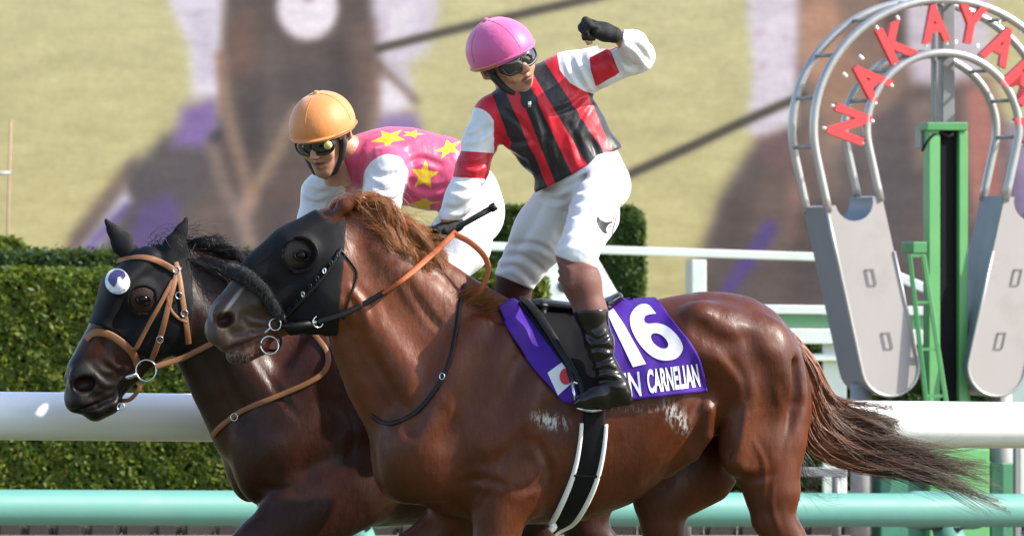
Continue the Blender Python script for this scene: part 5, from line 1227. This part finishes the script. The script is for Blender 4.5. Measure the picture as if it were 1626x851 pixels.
def feet1(f, g):
    J(f, [(968, 590, -.345, 15+g), (978, 614, -.345, 16+g), (988, 626, -.345, 12+g)], .02, .02); J(f, [(980, 620, -.345, 14+g), (950, 628, -.36, 13+g), (926, 636, -.375, 9+g)], .02, .03)
    J(f, [(905, 596, .35, 17+g), (915, 624, .35, 15+g), (860, 634, .36, 11+g)], .02, .02)
fb = jfield(690, 1050, 30, 660, -.42, .42, .008); body1(fb, -9); arms1(fb, 0); legs1(fb, -7); shanks1(fb, -3); feet1(fb, -3); J(fb, [(835, 150, -.06, 22), (822, 128, -.085, 22)], .02)
solid('body', fb, skin, j1)
# shirt
fs1 = jfield(700, 1056, 30, 372, -.34, .24, .0048); body1(fs1, 4); arms1(fs1, 4)
X, Y, Z = np.meshgrid(fs1.x, fs1.y, fs1.z, indexing='ij'); px, py = to_px(np.stack([X, Y, Z], -1))
hem = (py-(306-(px-850)*.52+ 1.5*np.sin((px-850)*.045)))*mpp()           # waist line
hem = np.where((px > 790) | (py < 250), hem, -1); J(fs1, [(878, 300, -.02, 30, .9), (925, 268, -.02, 52, .9), (955, 252, 0, 38, 1)], .03)
fs1.v = np.maximum(fs1.v, hem).astype(np.float32)
wr = (py-350)*mpp(); fs1.v = np.where(px < 760, np.maximum(fs1.v, wr), fs1.v)
fs1.v = np.maximum(fs1.v, np.where((px > 950) & (py < 78), ((988-px)*.9+(py-62)*-.1)*mpp(), -1)).astype(np.float32)
V, Fq = fs1.nets(None, 1); mm = mpp(); px, py = to_px(V); Y = V[:, 1]
V0 = V; V = creases(V, Fq, [(l, a, w) for a, w, ls in ((.007, 5, [[(856, 272), (850, 252), (846, 230)], [(882, 276), (872, 248), (866, 220)], [(906, 268), (900, 244)], [(926, 258), (918, 232), (905, 200)], [(948, 244), (938, 220)], [(786, 214), (815, 226), (850, 222)], [(788, 228), (816, 248), (840, 262)],
    [(934, 148), (905, 170), (878, 180)], [(938, 160), (920, 192), (912, 220)], [(852, 168), (862, 194), (872, 222)], [(802, 176), (835, 205), (858, 240)]]),
    (.008, 5, [[(734, 258), (752, 262), (770, 256)], [(726, 284), (745, 288), (768, 278)], [(722, 302), (740, 304), (758, 292)], [(708, 332), (728, 332), (748, 318)], [(738, 218), (756, 216), (778, 202)], [(922, 88), (930, 108), (944, 136)], [(985, 82), (996, 100), (1012, 108)], [(1000, 66), (1016, 78), (1032, 100)], [(970, 76), (978, 96), (984, 116)], [(905, 92), (912, 112), (926, 138)]])) for l in ls], mm); me = mesh_np('shirt', V, Fq)
# painted bands, as signed distances measured on the chest
ax, ay = .61, .79                                    # down the trunk
def stripe(x0, y0, x1, y1, w0, w1):
    ex, ey = x1-x0, y1-y0; L = math.hypot(ex, ey); t = np.clip(((px-x0)*ex+(py-y0)*ey)/L**2, -.3, 1.3)
    d = np.abs(((px-x0)*ey-(py-y0)*ex)/L); return d-(w0+(w1-w0)*t)/2
st = np.minimum.reduce([stripe(797, 160, 850, 290, 22, 30), stripe(846, 172, 902, 300, 22, 31), stripe(868, 128, 952, 262, 27, 33), stripe(942, 150, 985, 250, 14, 18)])
tors = np.maximum.reduce([-((px-780)*.86-(py-215)*.2)+0*px, (px-889)*.72-(py-150)*.72-12+0*px])
armL = (px-(783-(py-190)*.07)); armL = np.maximum(armL, -(py-150)+0*px); sl_left = np.where(py < 190, np.hypot(px-752, (py-205)*1.0)-34, px-784)
sleeve = np.minimum(np.where((px < 800) & (py > 150), sl_left, 50), poly_sd(px, py, [(884, 84), (889, 112), (905, 132), (928, 145), (952, 152), (1100, 130), (1100, 0), (900, 0), (884, 60)]))
redb = np.minimum(np.where(px < 790, np.maximum(np.abs(py-262-(px-750)*.07)-21, px-790), 50), poly_sd(px, py, [(936, 92), (968, 76), (984, 116), (946, 138), (938, 112)]))
col_ = np.hypot((px-840)*1.0, (py-160)*1.0)-14
fattr(me, 'stripe', np.minimum(st, col_)*mm); fattr(me, 'sleeve', sleeve*mm); fattr(me, 'redband', redb*mm)
silk1 = cloth_mat('red_black_silk', [('stripe', (.014, .012, .014)), ('sleeve', (.62, .62, .64)), ('redband', (.44, .006, .018))], (.52, .008, .022), .42, .22, 8)
link('shirt', me, silk1, j1)
m = MB(); m.box(*[tuple(at(841, 166, -.175)+Vector(v)) for v in ((-.006, -.004, -.012), (.006, .004, .012))]); m.build('zip_pull', steel, j1, True, .002)
# breeches
fb1 = jfield(770, 1020, 220, 480, -.42, .36, .0052); legs1(fb1, 6)
J(fb1, [(966, 298, .02, 38), (952, 290, .06, 42)], .04)
J(fb1, [(905, 300, -.13, 6), (925, 292, -.14, 6), (950, 268, -.12, 6)], .03, sub=True)
X, Y, Z = np.meshgrid(fb1.x, fb1.y, fb1.z, indexing='ij'); px, py = to_px(np.stack([X, Y, Z], -1))
c1 = ((py-406)-(px-884)*.42)*.93*mm; c2 = ((py-447)-(px-815)*.42)*.9*mm
fb1.v = np.maximum(fb1.v, np.where(Y < .2, ((306-(px-850)*.52-9)-py)*mm*.88, -1)).astype(np.float32)
fb1.v = np.maximum(fb1.v, np.where(Y < -.02, np.where(py > 340, c1, -1), np.where(py > 360, c2, -1))).astype(np.float32)
V, Fq = fb1.nets(None, 1); px, py = to_px(V)
V = creases(V, Fq, [(l, a, w) for a, w, ls in ((.005, 5, [[(882, 392), (912, 384), (950, 402)], [(888, 376), (922, 366), (958, 380)], [(905, 302), (938, 300), (990, 272)], [(902, 322), (932, 318), (966, 298)], [(898, 338), (922, 342), (945, 330)], [(868, 300), (900, 296), (930, 280)], [(862, 315), (890, 318), (908, 308)],
    [(786, 428), (818, 424), (850, 452)], [(798, 408), (832, 408), (862, 430)], [(812, 388), (850, 388), (878, 402)]]), (.007, 9, [[(872, 302), (842, 358), (812, 412)], [(912, 302), (892, 352), (882, 396)], [(990, 262), (1000, 300), (985, 340)], [(940, 330), (930, 365), (918, 395)]])) for l in ls], mm); me = mesh_np('breeches', V, Fq)
lg = np.minimum(poly_sd(px, py, [(948, 342), (953, 349), (962, 353), (974, 351), (966, 357), (962, 364), (965, 372), (957, 370), (950, 362), (947, 352)]),
                np.where(np.abs(py-355) < 30, np.abs(px-(986-(py-325)*.38+ (py-345)**2*.006))-.9, 9))
fattr(me, 'logo', np.where(V[:, 1] < 0, lg, 9)*mm)
rt = np.where((np.abs(py-347) < 19) & (V[:, 1] < 0), np.abs(px-(980-(py-328)*.36))-(1.6*(np.sin(py*1.9) > -.2)), 9); fattr(me, 'logored', rt*mm)
br1 = cloth_mat('white_breeches', [('logored', (.55, .12, .14)), ('logo', (.015, .012, .014))], (.60, .60, .62), .5, .16, 7)
link('breeches', me, br1, j1)
# stockings and boots
f_ = jfield(775, 980, 385, 660, -.42, .42, .0048); shanks1(f_, 4); X, Y, Z = np.meshgrid(f_.x, f_.y, f_.z, indexing='ij'); px, py = to_px(np.stack([X, Y, Z], -1))
for k in range(3): J(f_, [(888, 418+k*13, -.365, 3), (905, 430+k*12, -.385, 2.5), (938, 420+k*14, -.37, 3)], .022)
near = np.where(Y < 0, np.maximum(py-(497-(px-940)*.08), (404+(px-884)*.42-6)-py)*mm, 1.0); fn_ = Field(f_.x, f_.y, f_.z); fn_.v = np.maximum(f_.v, near).astype(np.float32); solid('stocking', fn_, stocking, j1)
fn_ = Field(f_.x, f_.y, f_.z); fn_.v = np.maximum(f_.v, np.where(Y > 0, np.maximum(py-520, (447+(px-815)*.42-8)-py)*mm, 1.0)).astype(np.float32); solid('stocking', fn_, stocking_dark, j1)
for sg in (-1, 1):
    f_ = jfield(840 if sg > 0 else 895, 1015 if sg < 0 else 945, 470, 660, *((-.43, -.22) if sg < 0 else (.22, .45)), .0045); shanks1(f_, 5 if sg < 0 else 6); feet1(f_, 3)
    if sg < 0:
        J(f_, [(915, 641, -.375, 6), (960, 641, -.36, 7), (998, 636, -.345, 7)], .012)
    X, Y, Z = np.meshgrid(f_.x, f_.y, f_.z, indexing='ij'); px, py = to_px(np.stack([X, Y, Z], -1))
    f_.v = np.maximum(f_.v, ((492-(px-940)*.08)-py)*mm).astype(np.float32); V, Fq = f_.nets(None, 1)
    if sg < 0: V = creases(V, Fq, [(l, .005, 4) for l in [[(928, 560), (948, 552), (976, 556)], [(934, 580), (955, 574), (980, 562)], [(938, 596), (958, 586), (984, 590)], [(930, 530), (950, 540), (972, 528)], [(940, 612), (962, 604), (988, 608)]]], mm)
    link('boot', mesh_np('boot', V, Fq), boot_mat, j1)
# hands and whip
hl, _ = hand('glove', at(940, 46, -.27), (-.93, -.25, .22), (.22, -.25, .93), glove_mat, j1, 1.12)
m = MB(); m.tube([at(938, 66, -.285), at(934, 68, -.292), at(931, 64, -.292)], [.011, .011, .008], 10); m.build('thumb_tip', skin, j1, True)
hand('glove', at(698, 368, -.135), (-.75, -.45, -.35), (-.4, -.2, .9), glove_mat, j1, 1.0)
wh = empty('whip', at(750, 345, -.14)); tag(wh, 'short black riding whip with pale end cap in the jockey\'s gloved hand', 'whip')
m = MB(); m.tube([at(x, y, Y_) for x, y, Y_ in ((705, 375, -.13), (722, 364, -.14), (755, 345, -.15), (780, 331, -.155))], [.009, .0095, .0115, .0125], 12); m.build('grip', simple('whip_grip', (.012, .012, .012), .5, .2, 60, .5, 300), wh, True)
m = MB(); m.tube([at(779, 331.5, -.155), at(787, 327, -.157)], [.0165, .0165], 14); m.build('collar', black_leather, wh, True)
m = MB(); m.tube([at(786.5, 327.3, -.157), at(789.5, 325.6, -.158)], [.0135, .0125], 14); m.build('end_cap', simple('cap_silver', (.7, .7, .68), .35), wh, True)

# ================= rider in pink with yellow stars
j2 = empty('person', at(700, 500, .88)); tag(j2, 'crouching jockey in pink silks with yellow stars and orange helmet', 'person')
ang = math.radians(28); ux = np.array([-.98, 0, -.19]); up2 = np.array([-.19, 0, .98]); fw = math.cos(ang)*np.array([0, -1, 0])+math.sin(ang)*ux; fw = fw*math.cos(.36)-up2*math.sin(.36)
hc2 = np.array(list(at(511, 196, .72))); pose2 = Pose(hc2-.054*up2, fw, up2+np.array([0, -1, 0])*.3, 1.08)
orange_h = simple('orange_helmet_cover', (.56, .195, .045), .5, .05, 14, .3, 40, .4, sheen=.3); orange_r = simple('orange_rim', (.55, .13, .025), .5)
_, g1_, g2_ = rider_head(pose2, j2, (orange_h, orange_r))
pc = np.array([-.063, .106, .014]); m = MB()
m.tube([Vector(pose2.world(pc)), Vector(pose2.world(pc+np.array([-.004, .012, 0])))], [.0165, .015], 16); m.build('goggle_vent', simple('yellow_vent', (.62, .55, .22), .4), j2, True)
def body2(f, g):
    J(f, [(742, 305, .88, 44+g), (700, 276, .88, 50+g), (645, 264, .86, 52+g), (600, 258, .84, 46+g), (570, 250, .82, 26+g)], .03, .06)
    J(f, [(610, 258, .80, 34+g), (614, 268, .68, 28+g)], .05); J(f, [(590, 262, .9, 34+g), (535, 275, .98, 26+g)], .05)
def arms2(f, g):
    J(f, [(616, 268, .67, 28+g), (606, 310, .64, 24+g), (612, 360, .64, 20+g), (590, 405, .66, 15+g)], .03, .04)
    J(f, [(535, 278, .98, 26+g), (508, 306, 1.02, 22+g), (498, 350, 1.02, 19+g), (530, 400, .95, 15+g)], .03, .04)
def legs2(f, g):
    J(f, [(742, 318, .88, 44+g), (752, 345, .86, 42+g)], .04); J(f, [(752, 340, .78, 36+g), (738, 392, .66, 32+g), (700, 445, .56, 24+g)], .04, .05); J(f, [(745, 340, .98, 36+g), (700, 400, 1.1, 32+g), (665, 450, 1.16, 24+g)], .04, .05)
def shanks2(f, g):
    J(f, [(702, 446, .56, 25+g), (740, 500, .54, 22+g), (770, 560, .54, 17+g), (772, 590, .54, 15+g)], .02); J(f, [(665, 450, 1.16, 25+g), (705, 505, 1.2, 22+g), (735, 560, 1.2, 17+g), (737, 590, 1.2, 15+g)], .02)
fb = jfield(460, 820, 180, 620, .4, 1.3, .009); body2(fb, 0); arms2(fb, 0); legs2(fb, 0); shanks2(fb, 0); J(fb, [(575, 250, .82, 26), (545, 232, .76, 22)], .02); solid('body', fb, skin, j2)
f2 = jfield(455, 815, 180, 425, .45, 1.2, .0058); body2(f2, 4); arms2(f2, 4); J(f2, [(578, 252, .82, 30), (560, 245, .79, 25)], .02)
X, Y, Z = np.meshgrid(f2.x, f2.y, f2.z, indexing='ij'); px, py = to_px(np.stack([X, Y, Z], -1))
f2.v = np.maximum(f2.v, np.where(px > 640, ((py-333)-(px-650)*.02)*mm*.9, -1)).astype(np.float32); f2.v = np.maximum(f2.v, (px-752)*mm).astype(np.float32)
V, Fq = f2.nets(None, 1); px, py = to_px(V)
V = creases(V, Fq, [(l, .008, 5) for l in [[(645, 262), (668, 252), (700, 262)], [(648, 285), (670, 300), (705, 300)], [(642, 305), (665, 318), (690, 326)], [(585, 240), (600, 228), (640, 226)], [(600, 300), (615, 304), (640, 292)], [(598, 318), (616, 322), (636, 312)], [(590, 268), (604, 280), (632, 276)], [(490, 300), (505, 308), (525, 304)], [(486, 318), (504, 324), (522, 316)], [(700, 300), (720, 290), (735, 270)], [(690, 320), (715, 312), (738, 300)], [(565, 270), (572, 290), (570, 310)]]], mm); me = mesh_np('shirt', V, Fq)
def star(cx, cy, r, rot=0, sx=1, sy=1, sh=0):
    P = []
    for k in range(10):
        a = math.radians(rot+36*k-90); q = r if k % 2 == 0 else r*.40; x, y = q*math.cos(a)*sx, q*math.sin(a)*sy; P.append((cx+x+sh*y, cy+y))
    return poly_sd(px, py, P)
stars = np.minimum.reduce([star(674, 279, 26, 6, .92, 1.02), star(618, 219, 25, 30, 1.15, .62, -.5), star(712, 236, 22, 40, 1.0, .8, -.6), star(672, 325, 23, 0, 1.2, .55, -.4), star(543, 294, 17, 10, .9, 1), star(578, 305, 10, 0), star(655, 213, 14, 20, 1.4, .5), star(735, 300, 18, 15, .7, 1)])
sl2 = np.where(V[:, 1] < .80, poly_sd(px, py, [tuple(p) for p in catmull([(572, 330), (576, 290), (582, 268), (596, 252), (616, 245), (636, 252), (647, 270), (646, 292), (640, 316), (636, 345)], 40)]+[(640, 430), (560, 430)]), poly_sd(px, py, [(440, 250), (500, 262), (522, 268), (548, 300), (548, 430), (440, 430)]))
fattr(me, 'star', stars*mm); fattr(me, 'sleeve', sl2*mm)
silk2 = cloth_mat('pink_star_silk', [('star', (.62, .44, .02)), ('sleeve', (.62, .62, .65))], (.53, .07, .16), .42, .22, 8); link('shirt', me, silk2, j2)
f2 = jfield(640, 810, 265, 480, .4, 1.3, .0065); legs2(f2, 5); J(f2, [(742, 306, .88, 50), (752, 330, .88, 48)], .03); X, Y, Z = np.meshgrid(f2.x, f2.y, f2.z, indexing='ij'); px, py = to_px(np.stack([X, Y, Z], -1)); f2.v = np.maximum(f2.v, (py-446)*mm).astype(np.float32); V, Fq = f2.nets(None, 1)
link('breeches', mesh_np('breeches', V, Fq), cloth_mat('white_breeches_plain', [], (.60, .60, .62), .5, .16, 7), j2)
f2 = jfield(640, 820, 430, 625, .4, 1.32, .008); shanks2(f2, 5); J(f2, [(772, 590, .54, 17), (740, 606, .53, 12)], .02); J(f2, [(737, 590, 1.2, 17), (700, 606, 1.2, 12)], .02); X, Y, Z = np.meshgrid(f2.x, f2.y, f2.z, indexing='ij'); px, py = to_px(np.stack([X, Y, Z], -1)); f2.v = np.maximum(f2.v, (450-py)*mm).astype(np.float32)
solid('boots', f2, boot_mat, j2)
hand('glove', at(578, 412, .66), (-.9, -.2, -.3), (-.3, -.2, .9), glove_mat, j2); hand('glove', at(520, 408, .94), (-.9, .2, -.3), (-.3, .2, .9), glove_mat, j2)
s2 = empty('racing_saddle', at(700, 500, .88)); tag(s2, 'racing saddle under the jockey in pink, mostly hidden', 'saddle')
Fs = Field(axis((at(600, 0, .88).x, at(800, 0, .88).x, .008)), axis((.55, 1.2, .01)), axis((at(0, 560, .88).z, at(0, 460, .88).z, .008))); Fs.chain([JP(620, 506, .85, 12, 3), JP(690, 506, .87, 12, 6), JP(770, 498, .9, 12, 6)], .01); solid('seat', Fs, black_leather, s2)
# ------------------------------------------------------------------ manes and tail
chest_hair = hair_mat('chestnut_hair', (.22, .064, .015), (.30, .11, .032), .4); tail_hair = hair_mat('tail_hair', (.22, .060, .014), (.045, .021, .012), .45)
def ya(px): return (px-940)*mpp()*math.tan(math.radians(10))
def gd(pts, dy): return [list(at(x, y, ya(x)+d)) for (x, y), d in zip(pts, dy)]
TG = [[(1258, 532), (1290, 572), (1314, 618), (1346, 640), (1382, 650), (1406, 650), (1404, 640)], [(1259, 535), (1290, 584), (1316, 636), (1352, 664), (1392, 674), (1416, 690), (1428, 706)],
      [(1260, 538), (1286, 594), (1312, 656), (1360, 692), (1424, 712), (1490, 726), (1556, 722)], [(1261, 543), (1282, 610), (1304, 680), (1358, 714), (1430, 730), (1510, 752), (1602, 780)],
      [(1262, 550), (1278, 625), (1298, 700), (1352, 728), (1430, 740), (1516, 766), (1598, 806)], [(1261, 560), (1272, 640), (1290, 710), (1334, 736), (1410, 748), (1490, 768), (1576, 802)]]
tg = [gd(g, [-.02, -.05, -.06, -.06, -.05, -.03, 0]) for g in TG]
P_ = hair_flow(tg, 1700, 24, .008, .011, .030, 22); tag(strands('tail', P_, RNG.uniform(.0008, .0016, len(P_)), tail_hair, horse_a, .25), 'chestnut tail fading to dark brown, blown back', kind='stuff')
P_ = hair_flow(tg[1:], 130, 22, .010, .045, .05, 2); tag(strands('tail_wisps', P_, RNG.uniform(.0006, .0010, len(P_)), tail_hair, horse_a, .3), kind='stuff')
P_ = hair_flow([gd([(1252, 700), (1262, 740), (1275, 770), (1296, 800)], [.1]*4), gd([(1262, 700), (1280, 735), (1305, 760), (1340, 770)], [.1]*4)], 70, 12, .012, .03, .03, 3); tag(strands('feathering', P_, RNG.uniform(.0006, .001, len(P_)), black_hair, horse_a, .3), kind='stuff')
MG = [[(520, 340), (536, 322), (562, 318), (594, 334)], [(538, 338), (562, 318), (600, 326), (634, 356)], [(562, 346), (590, 328), (628, 342), (658, 380)], [(594, 364), (620, 346), (652, 364), (678, 404)],
      [(626, 386), (648, 364), (676, 382), (690, 416)], [(660, 410), (678, 396), (698, 412), (706, 434)]]
mg = [gd(g, [0, -.02, -.05, -.07]) for g in MG]; mf = [gd(g, [0, .02, .05, .07]) for g in MG]
P_ = np.concatenate([hair_flow(mg, 1500, 16, .008, .018, .030, 26), hair_flow(mf, 700, 16, .008, .018, .030, 26), hair_flow(mg, 140, 16, .012, .05, .05, 2)])
mid = [gd([(552, 348), (576, 352), (602, 370), (618, 392)], [-.03, -.06, -.085, -.095]), gd([(596, 372), (618, 374), (642, 394), (654, 416)], [-.03, -.06, -.08, -.085]), gd([(650, 408), (670, 410), (688, 428), (696, 446)], [-.03, -.055, -.075, -.08])]
P_ = np.concatenate([P_, hair_flow(mid, 700, 16, .010, .014, .022, 20)])
tag(strands('mane', P_, RNG.uniform(.0006, .0012, len(P_)), chest_hair, horse_a, .3), 'wind-ruffled chestnut mane', kind='stuff')
def yb_(px): return .88+(px-640)*mpp(.88)*math.tan(math.radians(13))
def gb(pts, dy): return [list(at(x, y, yb_(x)+d)) for (x, y), d in zip(pts, dy)]
RG = [[(276, 404), (288, 386), (312, 382), (336, 390)], [(296, 408), (312, 390), (344, 386), (378, 396)], [(326, 420), (346, 400), (380, 404), (410, 424)], [(366, 436), (388, 420), (420, 432), (446, 460)], [(410, 462), (430, 446), (460, 462), (484, 488)]]
rg = [gb(g, [0, -.02, -.05, -.06]) for g in RG]; P_ = np.concatenate([hair_flow(rg, 1100, 14, .008, .014, .018, 16), hair_flow([gb(g, [0, -.02, -.03, -.04]) for g in ([(236, 402), (242, 380), (262, 374), (284, 384)], RG[0], RG[1])], 60, 14, .010, .03, .05, 2), hair_flow([gb(g, [-.03, -.06, -.09, -.10]) for g in ([(280, 412), (310, 412), (345, 425), (370, 445)], [(340, 430), (365, 428), (395, 445), (410, 470)])], 700, 14, .012, .018, .012, 9)])
tag(strands('mane', P_, RNG.uniform(.0007, .0014, len(P_)), black_hair, horse_b, .3), 'black mane lifting in the wind', kind='stuff')
# whiskers and chin hair, mane stubble at the withers
def tufts(bv, pts, n, ln, d, r, mat, parent, name):
    P, D = [], []
    for _ in range(n):
        x, y = pts[RNG.integers(len(pts))]; h, nn = cast(bv, x+RNG.normal(0, 7), y+RNG.normal(0, 5))
        if h: P.append(list(h)); D.append(list((nn*.35+Vector(d)).normalized()))
    P, D = np.array(P), np.array(D)+RNG.normal(0, .18, (len(P), 3)); t = np.linspace(0, 1, 5)[None, :, None]
    tag(strands(name, P[:, None]+D[:, None]*t*ln*RNG.uniform(.5, 1.2, (len(P), 1, 1)), np.full(len(P), r), mat, parent, .3), kind='stuff')
grey_hair = hair_mat('muzzle_hair', (.07, .055, .045), (.12, .10, .085))
tufts(BVA, [(365, 562), (380, 568), (395, 566), (405, 560)], 90, .013, (-.1, -.2, -1), .0005, grey_hair, horse_a, 'chin_hair')
tufts(BVA, [(740, 466), (760, 478), (775, 486), (750, 476)], 700, .05, (.8, -.3, .25), .0008, chest_hair, horse_a, 'wither_hair')
